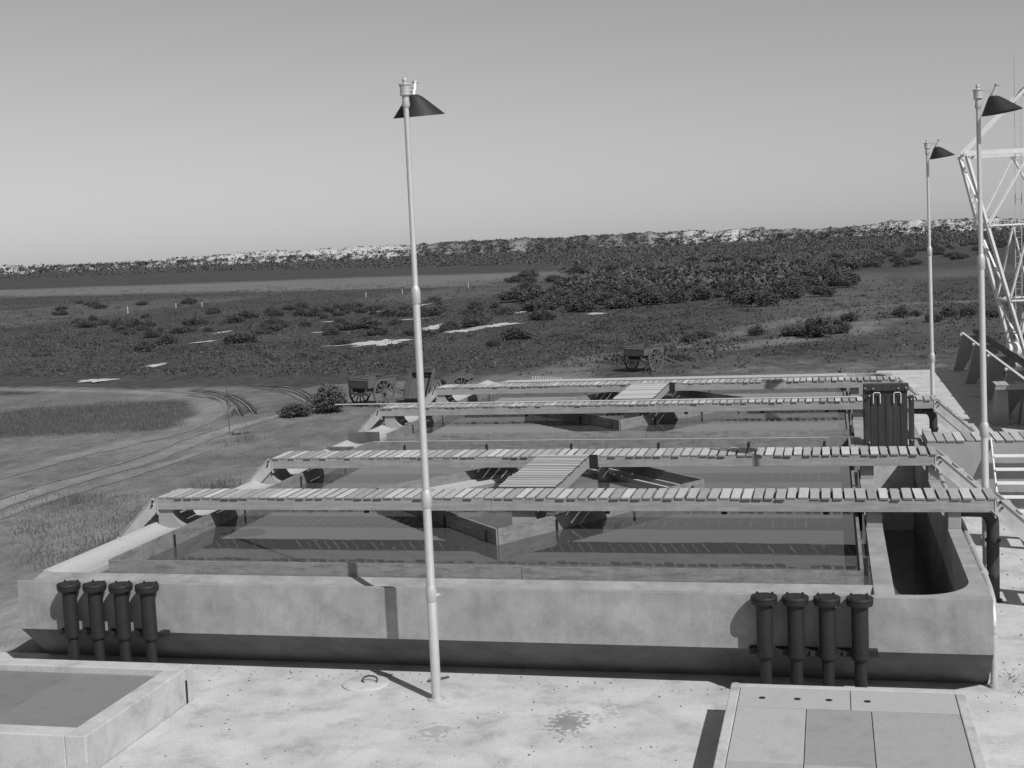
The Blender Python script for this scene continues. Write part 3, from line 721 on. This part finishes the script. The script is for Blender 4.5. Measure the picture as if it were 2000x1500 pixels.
platform('close boarded platform joining the two far walkways', -6.2, -5.03, 37.72, 41.99, 22, True)
# a long thin rod lying on the third walkway
tag(MB().tube([(-14.6, 37.35, 2.02), (-6, 37.36, 2.0), (.65, 37.3, 2.005)], .022, 8).build('metal_rod', M['galv'], smooth=True), 'long thin pale rod lying along the third walkway, sticking out at its left end', 'rod')

# stairs at both ends of the walkways
def stair(lab, xs, y0, y1, z0, run, drop, nst, sgn):
    e = thing('steps', lab, 'steps', (xs, y0, 0), 0, 'steps at the walkway ends')
    a = math.atan2(drop, run); w = y1-y0
    for y in (.03, w-.03):
        b = MB(); A = Vector((0, y, z0-.10)); B = Vector((sgn*run, y, z0-.10-drop)); up = Vector((math.sin(a)*sgn, 0, math.cos(a)))
        b.bar(A, B, .03, .22, 0, up); b.bar(A+up*.115, B+up*.115, .08, .014, 0, up); b.bar(A-up*.115, B-up*.115, .08, .014, 0, up)
        b.build('stringer', M['stair'], e)
        for zz in (-.04, -.13):
            b = MB(); b.tube([(sgn*.05+(-zz)*sgn*.35, y-.05*(1 if y < .1 else -1), z0+zz-.02), (sgn*.05+(-zz)*sgn*.35, y-.015*(1 if y < .1 else -1), z0+zz-.02)], .022, 8)
            b.build('bolt', M['iron'], e)
    for k in range(nst):
        t = (k+.7)/nst; x = sgn*run*t; z = z0-drop*t+.0
        MB().box(x-.11, x+.11, .05, w-.05, z-.02, z+.015).build('tread', M['stair'], e, bevel=.004)
RD = [('steel steps going down to the pavement from the right end of the nearest walkway', 0), ('steel steps at the right end of the second walkway, in front of the side boardwalk', 1),
      ('steel steps going down from the right end of the third walkway, beside the dark gate', 2), ('steel steps at the right end of the farthest walkway', 3)]
for lab, i in RD:
    x0, x1, y0, y1 = DECKS[i]; stair(lab, x1+.02, y0, y1, 1.95, 2.05, 1.86, 7, 1)
LD = [('steps going down to the grass from the left end of the nearest walkway', 0), ('steps going down to the bank from the left end of the second walkway', 1),
      ('steps at the left end of the third walkway, in front of the parked cart', 2), ('steps at the left end of the farthest walkway, near the tipped cart', 3)]
for lab, i in LD:
    x0, x1, y0, y1 = DECKS[i]; stair(lab, x0-.03, y0, y1, 1.95, 2.15, 2.1, 7, -1)

# ================================================================== GATE
e = thing('sluice_gate', 'tall dark steel sluice gate raised over the channel with two wire handles', 'gate')
gx0, gx1, gy = .74, 1.72, 32.4
b = MB(); b.box(gx0, gx1, gy, gy+.05, 1.36, 2.72)
for k in range(5):
    x = gx0+.14+k*.17; b.box(x, x+.02, gy-.012, gy, 1.4, 2.62)
b.build('plate', M['steel'], e, bevel=.006)
MB().box(gx0-.03, gx1+.03, gy-.05, gy+.11, 2.724, 2.90).build('top_beam', M['steel'], e, bevel=.01)
MB().box(gx0+.2, gx1-.1, gy+.113, gy+.42, 2.70, 2.86).build('hoist_box', M['steel'], e, bevel=.01)
MB().box(gx0-.035, gx0-.004, gy-.03, gy+.1, 1.42, 2.72).build('side_guide', M['iron'], e)
MB().box(gx1+.03, gx1+.15, gy-.03, gy+.16, 1.36, 2.60).build('side_guide', M['steel'], e, bevel=.008)
for x in (gx0+.2, gx1-.31):
    MB().tube([(x, gy-.02, 2.42), (x, gy-.05, 2.44), (x, gy-.06, 2.66), (x+.02, gy-.06, 2.69), (x+.14, gy-.06, 2.69), (x+.16, gy-.06, 2.66), (x+.16, gy-.05, 2.44), (x+.16, gy-.02, 2.42)], .011, 7).build('handle', M['white'], e)
b = MB()
for (x, z) in ((gx0+.02, 2.8), (gx0+.12, 2.62), (gx1-.03, 2.8), (gx0+.1, 1.5), (gx1+.09, 2.52), (gx1+.09, 1.55), (gx0+.2, 2.79), (gx1-.2, 2.79)): b.tube([(x, gy-.085, z), (x, gy-.03, z)], .018, 8)
b.build('rivet', M['galv'], e)

# ================================================================== PIPES ON THE FRONT WALL
def valve_pipe():
    e = thing('capped_pipe', '', 'pipe')
    b = MB(); b.lathe([(.115,.64),(.115,1.36),(.12,1.36),(.12,1.40)], n=20); b.build('body', M['iron'], e, smooth=True)
    b = MB(); b.lathe([(.12,1.36),(.175,1.37),(.185,1.40),(.185,1.435)], n=28); b.build('flange', M['iron'], e, smooth=True)
    c = MB(); c.lathe([(.186,1.442),(.186,1.468),(.18,1.478),(.05,1.482)], n=28)
    for k in range(4):
        t = .8+k*math.pi/2; c.lathe([(.018,1.47),(.018,1.505)], (math.cos(t)*.15, math.sin(t)*.15, 0), 6)
    c.build('cap', M['iron'], e, smooth=True)
    b = MB(); b.lathe([(.085,.0),(.085,.60)], n=18); b.lathe([(.12,.60),(.12,.64)], n=18); b.build('lower_pipe', M['iron'], e, smooth=True)
    b = MB(); b.lathe([(.095,.62),(.128,.62),(.128,.68),(.12,.68)], n=18); b.box(-.24,-.12,.02,.19,.62,.70); b.box(.12,.24,.02,.19,.62,.70); b.build('clamp', M['iron'], e)
    return e
pp = valve_pipe()
PIPES = [(-.99,'leftmost capped dark pipe of the right-hand row of four'),(-.56,'second capped dark pipe in the row of four on the right'),(-.13,'third capped dark pipe in the row of four on the right'),(.31,'rightmost capped dark pipe in the row of four, nearest the channel end'),
         (-10.56,'rightmost capped dark pipe of the left-hand row'),(-11.02,'second from the right among the capped pipes of the left row'),(-11.48,'third from the right among the capped pipes of the left row'),(-11.94,'leftmost capped dark pipe, at the far left end of the wall')]
for i, (x, lab) in enumerate(PIPES):
    o = pp if i == 0 else copy_tree(pp); o.location = (x, 18.49, 0); o['label'] = lab; o['category'] = 'pipe'
    o['group'] = 'capped pipes standing against the front wall'; o.rotation_euler = (0,0,rnd.uniform(-.15,.15))
# side pipes
def elbow(lab, y):
    e = thing('elbow_pipe', lab, 'pipe', (2.66, y, 0), 0, 'elbow pipes beside the channel')
    pts = [(0,0,0),(0,0,1.33)]+[(-.2*(1-math.cos(t)), 0, 1.33+.27*math.sin(t)) for t in (.4,.8,1.2,1.57)]+[(-.58,0,1.60)]
    MB().tube(pts, [.108]*2+[.115]*4+[.105], 20).build('pipe', M['steel'], e, smooth=True)
    for q_ in (MB().lathe([(.15,.0),(.15,.03)]), MB().lathe([(.135,1.06),(.135,1.10)]), MB().tube([(-.53,0,1.60),(-.56,0,1.60)], .14, 18)): q_.build('flange', M['iron'], e, smooth=True)
elbow('dark iron elbow pipe rising beneath the right end of the nearest walkway', 23.86)
elbow('dark iron elbow pipe under the right end of the third walkway', 37.4)
b = MB(); b.tube([(2.17,32,1.3),(2.17,24.3,1.32),(2.17,20.4,1.28),(2.165,19.9,1.26),(2.16,19.5,1.2),(2.15,19.28,1.0),(2.15,19.25,.8),(2.15,19.25,0)], .05, 12)
e = thing('water_pipe', 'thin pale pipe following the channel wall and bending down at its corner', 'pipe')
b.build('pipe', M['galv'], e, smooth=True)
b = MB()
for y in (20.6, 22.3, 25.4, 27.1): b.tube([(2.17,y,1.305),(2.17,y+.1,1.305)], .062, 12)
b.lathe([(.062,.8),(.062,.9)], (2.15,19.25,0)); b.lathe([(.07,0),(.07,.05)], (2.15,19.25,0)); b.build('coupling', M['stair'], e, smooth=True)

# ================================================================== LAMP POSTS
def lamp():
    e = thing('lamp_post', '', 'lamp post')
    b = MB(); b.lathe([(.072,0),(.072,1.48),(.062,1.5),(.062,2.95),(.052,3.0),(.052,5.85),(.04,5.9),(.038,8.55)], n=20); b.build('pole', M['galv'], e, smooth=True)
    b = MB(); b.lathe([(.13,0),(.13,.012),(.09,.03)], n=20)
    b.build('base', M['galv'], e, smooth=True)
    for z, r in ((1.47,.080),(2.86,.080),(5.78,.066)):
        b = MB(); b.lathe([(r-.014,z-.02),(r,z),(r,z+.16),(r-.006,z+.2),(r-.02,z+.24)], n=20); b.build('collar', M['galv'], e, smooth=True)
    MB().tube([(.03,-.07,1.55),(.04,-.12,1.56)], [.035,.025], 10).build('nub', M['galv'], e, smooth=True)
    b = MB(); b.lathe([(.045,8.50),(.058,8.54),(.05,8.60),(.052,8.66),(.08,8.67),(.08,8.685),(.072,8.69),(.078,8.80),(.09,8.805),(.09,8.82),(.03,8.83),(.02,8.85)], n=20); b.build('head', M['galv'], e, smooth=True)
    b = MB(); b.lathe([(.012,8.83),(.03,8.845),(.038,8.87),(.03,8.90),(.006,8.915)], n=14); b.build('finial', M['galv'], e, smooth=True)
    b = MB(); b.bar((.07,0,8.80),(.28,0,8.81),.03,.03); b.bar((.07,0,8.73),(.24,0,8.77),.02,.02)
    pts = [(.15+.035*math.cos(t),0,8.775+.03*math.sin(t)) for t in np.linspace(0,6.28,10)]; b.tube(pts, .008, 6); b.build('bracket', M['galv'], e)
    b = MB(); b.tube([(.31,0,8.87),(.285,0,8.80),(.235,0,8.68)], [.034,.04,.048], 14); b.tube([(.31,0,8.865),(.314,0,8.885)], .045, 12); b.build('socket', M['galv'], e, smooth=True)
    # hood: skewed open scoop, steep behind and long in front
    q = MB(); n_ = 40; rings = []
    prof = [(.05,0),(.14,.008),(.22,.04),(.30,.11),(.42,.25),(.60,.48),(.80,.74),(1,1)]
    prof = prof+[(k-.012, z) for k, z in prof[::-1]]
    for k, z in prof:
        cx = .215+(.385-.215)*k
        rings.append([(cx+.335*k*math.cos(t), .38*k*math.sin(t), 8.70-.29*z+.04*z*math.cos(t)) for t in (2*math.pi*i_/n_ for i_ in range(n_))])
    vs = [v for r_ in rings for v in r_]; fs = []
    for i_ in range(len(rings)-1):
        for k in range(n_): fs.append((i_*n_+k, i_*n_+(k+1) % n_, (i_+1)*n_+(k+1) % n_, (i_+1)*n_+k))
    fs.append(tuple(range(n_))); fs.append(tuple((len(rings)-1)*n_+k for k in range(n_-1,-1,-1))); q.add(vs, fs); q.build('hood', M['iron'], e, smooth=True)
    b = MB(); b.lathe([(.02,8.50),(.035,8.53),(.035,8.57),(.02,8.63)], (.30,0,0), 12); b.build('bulb', M['white'], e, smooth=True)
    return e
lp = lamp()
LAMPS = [((-5.69,17.9,0),R(80),'tall silver lamp post standing alone on the pavement in front of the basin'),((2.60,24.2,0),R(2),'silver lamp post beside the right end of the nearest walkway, before the white tower'),((2.72,38.05,0),R(2),'most distant silver lamp post, beside the right end of the third walkway')]
for i, (l, rz, lab) in enumerate(LAMPS):
    o = lp if i == 0 else copy_tree(lp); o.location = l; o.rotation_euler = (0, R([0,-.6,-.6][i]), rz); o['label'] = lab; o['group'] = 'lamp posts around the basin'

# ================================================================== SIDE BOARDWALK
e = thing('side_boardwalk', 'slatted boardwalk on a concrete box leaving the basin to the right', 'boardwalk')
b = MB(); g = random.Random(3); slats(b, 2.12, 8.6, 31.78, 33.12, 1.60, .215, g, gap=.035); b.build('deck', M['slat'], e, bevel=.004)
MB().box(2.10, 8.6, 31.795, 33.1, 0, 1.58).build('support_wall', M['conc'], e, bevel=.02)
MB().box(2.10, 2.30, 33.13, 33.4, 1.45, 1.68).build('block', M['block'], e, bevel=.02)
e = thing('open_steps', 'white open-tread steps going down from the side boardwalk', 'steps', (3.52, 31.85, 0))
MB().bar((0,0,1.62),(0.02,-1.45,.02),.03,.12).build('stringer', M['white'], e)
MB().bar((2.4,0,1.62),(2.4,-1.45,.02),.03,.12).build('stringer', M['white'], e)
for k in range(5): MB().box(.02, 2.38, -.3-.265*k-.12, -.3-.265*k+.1, 1.27-.265*k, 1.31-.265*k).build('tread', M['white'], e, bevel=.006)
MB().box(.02, 2.38, -.05, -.02, 0.02, 1.15).build('riser_panel', M['iron'], e)

# ================================================================== TRESTLES, RAILS
tr = thing('trestle', '', 'trestle')
poly = [(-.42,0),(-.02,0),(.22,.42),(.42,.75),(.47,1.05),(.47,1.60),(-.06,1.60)]
MB().prism(poly, 'y', -.14, .14).build('leg', M['conc'], tr, bevel=.01)
MB().prism([(.47,.0),(.95,.0),(.86,1.6),(.47,1.6)], 'y', -.1, .1).build('leg', M['conc'], tr, bevel=.01)
MB().box(-.12, .98, -.17, .17, 1.603, 1.68).build('cap', M['white'], tr, bevel=.008)
for i, (y, lab) in enumerate([(63.3,'farthest concrete trestle of the row, at the edge of the pavement'),(57.9,'second farthest concrete trestle under the pale rails'),(52.6,'third concrete trestle from the back, just behind the slatted stage'),(47.4,'nearest concrete trestle under the rails, behind the slatted stage'),]):
    o = tr if i == 0 else copy_tree(tr); o.location = (5.83, y, 0); o['label'] = lab; o['group'] = 'concrete trestles carrying the rails'
for x, w, mm, lab in ((5.86,.10,'white','pale narrow rail along the left tops of the trestles'),(6.42,.2,'iron','dark heavy rail along the right tops of the trestles')):
    b = MB(); hh = .03 if mm == 'white' else .15; b.box(x-w/2, x+w/2, 40, 63.9, 1.683, 1.683+hh); tag(b.build('rail', M[mm]), lab, 'rail', 'rails on the trestles')
e = thing('slatted_stage', 'small slatted stage with dark legs at the right edge, in the shade of the added building', 'stage')
b = MB()
for k in range(14): b.box(5.17+k*.16, 5.17+k*.16+.145, 45.2, 46.2, 1.34, 1.37, g.uniform(-.1,.3))
b.build('deck', M['slat'], e); MB().box(5.15, 7.4, 45.22, 45.3, 1.20, 1.338).build('apron', M['beam'], e, bevel=.005)
for x in (5.25, 6.1, 6.9): MB().prism([(x-.16,0),(x+.34,0),(x+.3,1.338),(x,1.338)], 'y', 45.4, 46.1).build('leg', M['conc'], e)

# ================================================================== LATTICE TOWER
e = thing('lattice_tower', 'white steel lattice tower narrowing to its foot at the right edge', 'tower')
foot = {65.: (8.95,.9), 68.: (8.6,.9)}; Ls = {65.: (6.2,9.87), 68.: (6.21,9.84)}
def ang(b, a, c, w=.16): b.bar(a, c, w, .03); b.bar(a, c, .03, w)
for Y in (65., 68.):
    fx = 8.95 if Y == 65. else 8.6; Lx = 6.2; Rx = 2*fx-Lx; zf = .15 if Y == 65 else .4; zl = 9.86; ax = 9.0
    b = MB(); ang(b, (fx-.12,Y,zf), (Lx,Y,zl), .2); b.build('leg', M['white'], e)
    b = MB(); ang(b, (fx+.12,Y,zf), (Rx,Y,zl), .2); b.build('leg', M['white'], e)
    b = MB(); b.bar((Lx-.1,Y,zl),(Rx+.1,Y,zl),.16,.22); b.build('cross_beam', M['white'], e)
    b = MB(); ang(b, (Lx,Y,zl+.1),(ax,Y,12.85), .12); b.build('top_brace', M['white'], e)
    b = MB(); ang(b, (Rx,Y,zl+.1),(ax,Y,12.85), .12); b.build('top_brace', M['white'], e)
    def lx(z): return fx-.12+(Lx-fx+.12)*(z-zf)/(zl-zf)
    def rx(z): return fx+.12+(Rx-fx-.12)*(z-zf)/(zl-zf)
    b = MB()
    for z0, z1 in ((6.5,6.5),(3.0,3.0)): ang(b, (lx(z0),Y,z0),(rx(z1),Y,z1), .12)
    ang(b, (lx(6.5),Y,6.5),((Lx+Rx)/2,Y,zl-.1), .12); ang(b, (rx(6.5),Y,6.5),((Lx+Rx)/2,Y,zl-.1), .12)
    ang(b, (lx(3.0),Y,3.0),((fx),Y,6.45), .1); ang(b, (rx(3.0),Y,3.0),((fx),Y,6.45), .1)
    b.build('lattice', M['white'], e)
for z in (3.0, 6.5, 9.86):
    for s_ in (-1, 1):
        def X(Y, z):
            fx = 8.95 if Y == 65. else 8.6; zf = .15 if Y == 65 else .4
            k = (z-zf)/(9.86-zf); return fx+s_*(.12+((fx-6.2)-.12)*k)
        MB().bar((X(65.,z),65,z),(X(68.,z),68,z),.1,.1).build('cross_strut', M['white'], e)
zs = [.6,3.0,6.5,9.8]
for i in range(3):
    a = (X(65.,zs[i]), 65, zs[i]); c = (X(68.,zs[i+1]), 68, zs[i+1]); MB().bar(a, c, .09, .05).build('cross_strut', M['white'], e)
    s_ = -1; a = (X(65.,zs[i]), 65, zs[i]); c = (X(68.,zs[i+1]), 68, zs[i+1]); MB().bar(a, c, .09, .05).build('cross_strut', M['white'], e); s_ = 1
MB().bar((9.0,65,12.85),(9.0,68,12.85),.1,.1).build('cross_strut', M['white'], e)
b = MB()
for x in (8.5, 8.78): b.bar((x,66.4,.6),(x,66.4,12.4),.04,.04)
for k in range(38): b.bar((8.5,66.4,.8+k*.3),(8.78,66.4,.8+k*.3),.02,.02)
b.build('ladder', M['galv'], e)
MB().tube([(8.45,66,11),(8.45,66,14.3)], .025, 6).build('mast', M['galv'], e)
MB().tube([(8.1,66.5,.55),(10.5,66.5,.55)], .45, 20).build('drum', M['white'], e, smooth=True)
MB().box(8.2, 11.5, 64.6, 68.6, -.5, .12).build('footing', M['block'], e, bevel=.03)

# unseen building added right of the view to cast shade across the pavement
e = thing('unseen_shade_building', 'assumed concrete building right of the trestles, added out of view to throw the broad shade', 'building')
b = MB(); b.box(9.12, 20, 41.5, 60.6, 0, 5.7); b.build('wall', M['conc'], e, bevel=.03)
MB().box(9.04, 20.15, 41.35, 60.75, 5.703, 6.0).build('roof', M['block'], e, bevel=.03)
for k in range(5):
    f = MB().box(9.08, 9.117, 43+k*3.6, 44.6+k*3.6, 1.6, 3.6).build('window', M['white'], e)
    MB().box(9.07, 9.079, 43.1+k*3.6, 44.5+k*3.6, 1.7, 3.5).build('pane', M['steel'], f)

# ================================================================== COVER BOXES ON THE PAVEMENT
def cover_box(name, lab, x0, x1, y0, y1, h, rim, plates, wallm):
    e = thing(name, lab, 'chamber', (0,0,0), 0, 'concrete chambers on the pavement')
    b = MB(); b.box(x0, x1, y1-rim, y1, 0, h); b.box(x0, x0+rim, y0, y1-rim-.002, 0, h); b.box(x1-rim, x1, y0, y1-rim-.002, 0, h); b.box(x0+rim+.002, x1-rim-.002, y0, y0+rim, 0, h)
    b.build('curb', wallm, e, bevel=.015)
    return e
e = cover_box('cover_chamber', 'low concrete chamber with perforated and checkered plate covers at the lower right', -1.41, 1.60, 13.2, 17.61, .5, .13, None, M['block'])
def plate(e, x0, x1, y0, y1, z, var, m_='cover', holes=()):
    b = MB(); b.box(x0, x1, y0, y1, z-.02, z, var); o = b.build('cover_plate', M[m_], e, bevel=.004); 
    for (hx, hy) in holes: MB().lathe([(.045,z+.001),(.045,z+.003)], (hx,hy,0), 16).build('hole', M['iron'], o)
M['cover2'] = mat('pale perforated plate', .40, .1, 3, .8, fine=.1, fscale=60, stain=.15, sscale=3)
ym = 16.72
plate(e, -1.27, .145, ym, 17.47, .50, 0, 'cover2', [(-.97,17.05),(-.52,17.05),(-.12,17.05)])
plate(e, .155, 1.46, ym, 17.47, .50, 0, 'cover2', [(.36,17.05)])
for (a, c, v) in ((-1.27,-.405,.35),(-.395,.395,-.2),(.405,1.46,0)): plate(e, a, c, 14.9, ym-.012, .495, v)
for (a, c, v) in ((-1.27,-.405,.1),(-.395,.395,.2),(.405,1.46,-.1)): plate(e, a, c, 13.36, 14.888, .495, v)
e = cover_box('cover_chamber', 'low concrete chamber with a sunken dirty lid at the lower left corner', -13.0, -9.37, 14.6, 17.56, .53, .3, None, M['block'])
plate(e, -12.69, -11.2, 14.91, 17.25, .43, -.75); plate(e, -11.19, -9.68, 14.91, 17.25, .43, -.65)
MB().tube([(-9.355,17.3,.02),(-9.352,17.3,.36)], .014, 8).build('rod', M['iron'], e)
e = thing('manhole_cover', 'round concrete manhole cover with a bent iron ring handle', 'manhole', (-6.98,18.45,0))
b = MB(); b.lathe([(.36,.002),(.355,.022),(.34,.03),(.30,.026),(.02,.026)], n=36); b.build('lid', M['slab'], e, smooth=True)
b = MB(); b.tube([(.06+.12*math.cos(t),.02+.1*math.sin(t)*.5,.06+.05*math.sin(t)) for t in np.linspace(-.4,4.2,14)], .012, 7); b.build('ring', M['iron'], e, smooth=True)
tag(MB().tube([(-6.05,18.62,.02),(-5.78,18.85,.02)], .018, 6).build('stick', M['twig']), 'small stick lying on the pavement left of the near lamp post', 'stick')

# ================================================================== CARTS
def wheel(parent, x, r=.62, w=.06):
    e = MB(); n_ = 36
    vs = []; fs = []
    for k in range(n_):
        t = 2*math.pi*k/n_
        for rr, xx in ((r,-w/2),(r,w/2),(r-.075,w/2),(r-.075,-w/2)): vs.append((x+xx, rr*math.cos(t), r+rr*math.sin(t)))
    for k in range(n_):
        for j in range(4): fs.append((k*4+j, k*4+(j+1) % 4, ((k+1) % n_)*4+(j+1) % 4, ((k+1) % n_)*4+j))
    e.add(vs, fs); o = e.build('wheel', M['wheel'], parent)
    b = MB()
    for k in range(12):
        t = 2*math.pi*k/12; b.bar((x,.05*math.cos(t),r+.05*math.sin(t)),(x,(r-.06)*math.cos(t),r+(r-.06)*math.sin(t)),.04,.04,0,(1,0,0))
    b.build('spokes', M['wheel'], o)
    MB().tube([(x-.13,0,r),(x+.13,0,r)], [.085,.07], 14).build('hub', M['cartw'], o, smooth=True)
def cart(lab, loc, rz, tilt=0.0, sc=1.0):
    e = thing('horse_cart', lab, 'cart', loc, rz, 'old two-wheeled carts'); e.scale = (sc,)*3
    for x in (-.78, .78): wheel(e, x)
    T = Matrix.Translation((0,0,.62)) @ Matrix.Rotation(tilt, 4, 'X')
    def tb(name, boxes, m_='cartw'):
        b = MB()
        for bx in boxes: b.box(*bx, var=0, M_=T)
        return b.build(name, M[m_], e)
    tb('axle', [(-.76,.76,-.04,.04,-.04,.04)])
    tb('floor', [(-.60+i*.17,-.60+i*.17+.16,-.75,.85,.22,.25) for i in range(7)])
    tb('side', [(-.64,-.605,-.78,.88,.26,.60)]); tb('side', [(.605,.64,-.78,.88,.26,.60)])
    tb('front_panel', [(-.60,.60,.85,.88,.27,.60)])
    tb('tail_board', [(-.60,.60,-.78,-.75,.27,.58)])
    tb('frame', [(-.5,-.42,-.8,.9,.042,.218),(.42,.5,-.8,.9,.042,.218),(-.62,.62,-.8,-.72,-.04,.04)])
    tb('rail', [(-.68,.68,-.80,-.76,.64,.68),(-.68,-.65,-.8,.95,.64,.68),(.65,.68,-.8,.95,.64,.68)])
    for x in (-.46, .46):
        b = MB(); A = T @ Vector((x,.9,.08)); B = Vector((x*.8,2.9,.06)) if tilt < .1 else T @ Vector((x*.9,1.4,.08)); b.bar(A, B, .07, .08); b.build('shaft', M['cartw'], e)
    return e
gz = lambda x, y: float(ground_z(np.array([x]), np.array([y]))[0])
cart('old wooden cart standing alone in the field behind the far basin', (-11.35,81.6,gz(-11.35,81.6)-.02), R(-30), .02, 1.22)
cart('old wooden cart parked beside the bush, left of the tipped one', (-23.4,65.2,gz(-23.4,65.2)-.02), R(-28), .02, 1.2)
cart('cart tipped backward with its empty tray facing up, behind the farthest walkway end', (-21.0,66.3,gz(-21.0,66.3)-.02), R(-8), R(52), 1.0)
cart('partly hidden cart with raised shafts right of the tipped one', (-19.9,69.4,gz(-19.9,69.4)-.02), R(-60), R(15), .95)
# small field things
x, y = -27.11, 55.9; z = gz(x, y)
tag(MB().tube([(x,y,z-.2),(x-.02,y+.02,1.0)], [.02,.014], 6).build('stake', M['twig']), 'thin upright stake standing in the bare yard left of the basin', 'stake')
def rockm(seed, s, loc, lab):
    g = random.Random(seed); import bmesh
    bm = bmesh.new(); bmesh.ops.create_icosphere(bm, subdivisions=3, radius=s)
    for v in bm.verts:
        f = 1+.25*math.sin(v.co.x*7/s*.5+seed)+.15*math.sin(v.co.y*9/s*.5+seed*2)+g.uniform(-.04,.04); v.co *= f; v.co.z *= .75
    me = bpy.data.meshes.new('rock'); bm.to_mesh(me); bm.free(); me.materials.append(M['rock'])
    o = bpy.data.objects.new('rock', me); COL.objects.link(o); o.location = loc; tag(o, lab, 'rock', 'stones by the stake')
rockm(3, .2, (-26.6,55.6,gz(-26.6,55.6)+.1), 'rounded stone lying just right of the thin stake')
rockm(5, .14, (-26.2,55.9,gz(-26.2,55.9)+.06), 'smaller stone to the right of the rounded one by the stake')
e = thing('slatted_rack', 'low white slatted rack lying in the field behind the back wall', 'rack', (-16.6,77.6,gz(-16.6,77.6))); e.scale = (.85,.85,.6)
b = MB(); b.bar((-1.2,0,.42),(1.1,-.4,.3),.06,.06); b.build('top_rail', M['stair'], e)
for k in range(12):
    t = k/11; MB().bar((-1.1+2.1*t,-.05-.33*t,.40-.11*t),(-1.05+2.1*t,-.35-.33*t,.0),.05,.03).build('slat', M['stair'], e)
bpy.context.view_layer.update()

# low white survey pegs out on the marsh
k = 0
for (px_, py_, hh) in [(250,612,1.3),(344,602,1.0),(395,601,1.1),(715,580,1.1),(786,575,1.0),(915,563,1.2),(1041,553,1.2)]:
    p = pix(px_, py_, -1.5); z = gz(p.x, p.y)
    if k == 0: peg = MB().box(-.035,.035,-.035,.035,-.1,.9).build('marker_post', M['white']); o = peg
    else: o = peg.copy(); COL.objects.link(o)
    o.location = (p.x, p.y, z); o.scale = (1, 1, hh); tag(o, 'tiny white marker post standing far out on the open marsh', 'post', 'white marker posts on the marsh'); k += 1
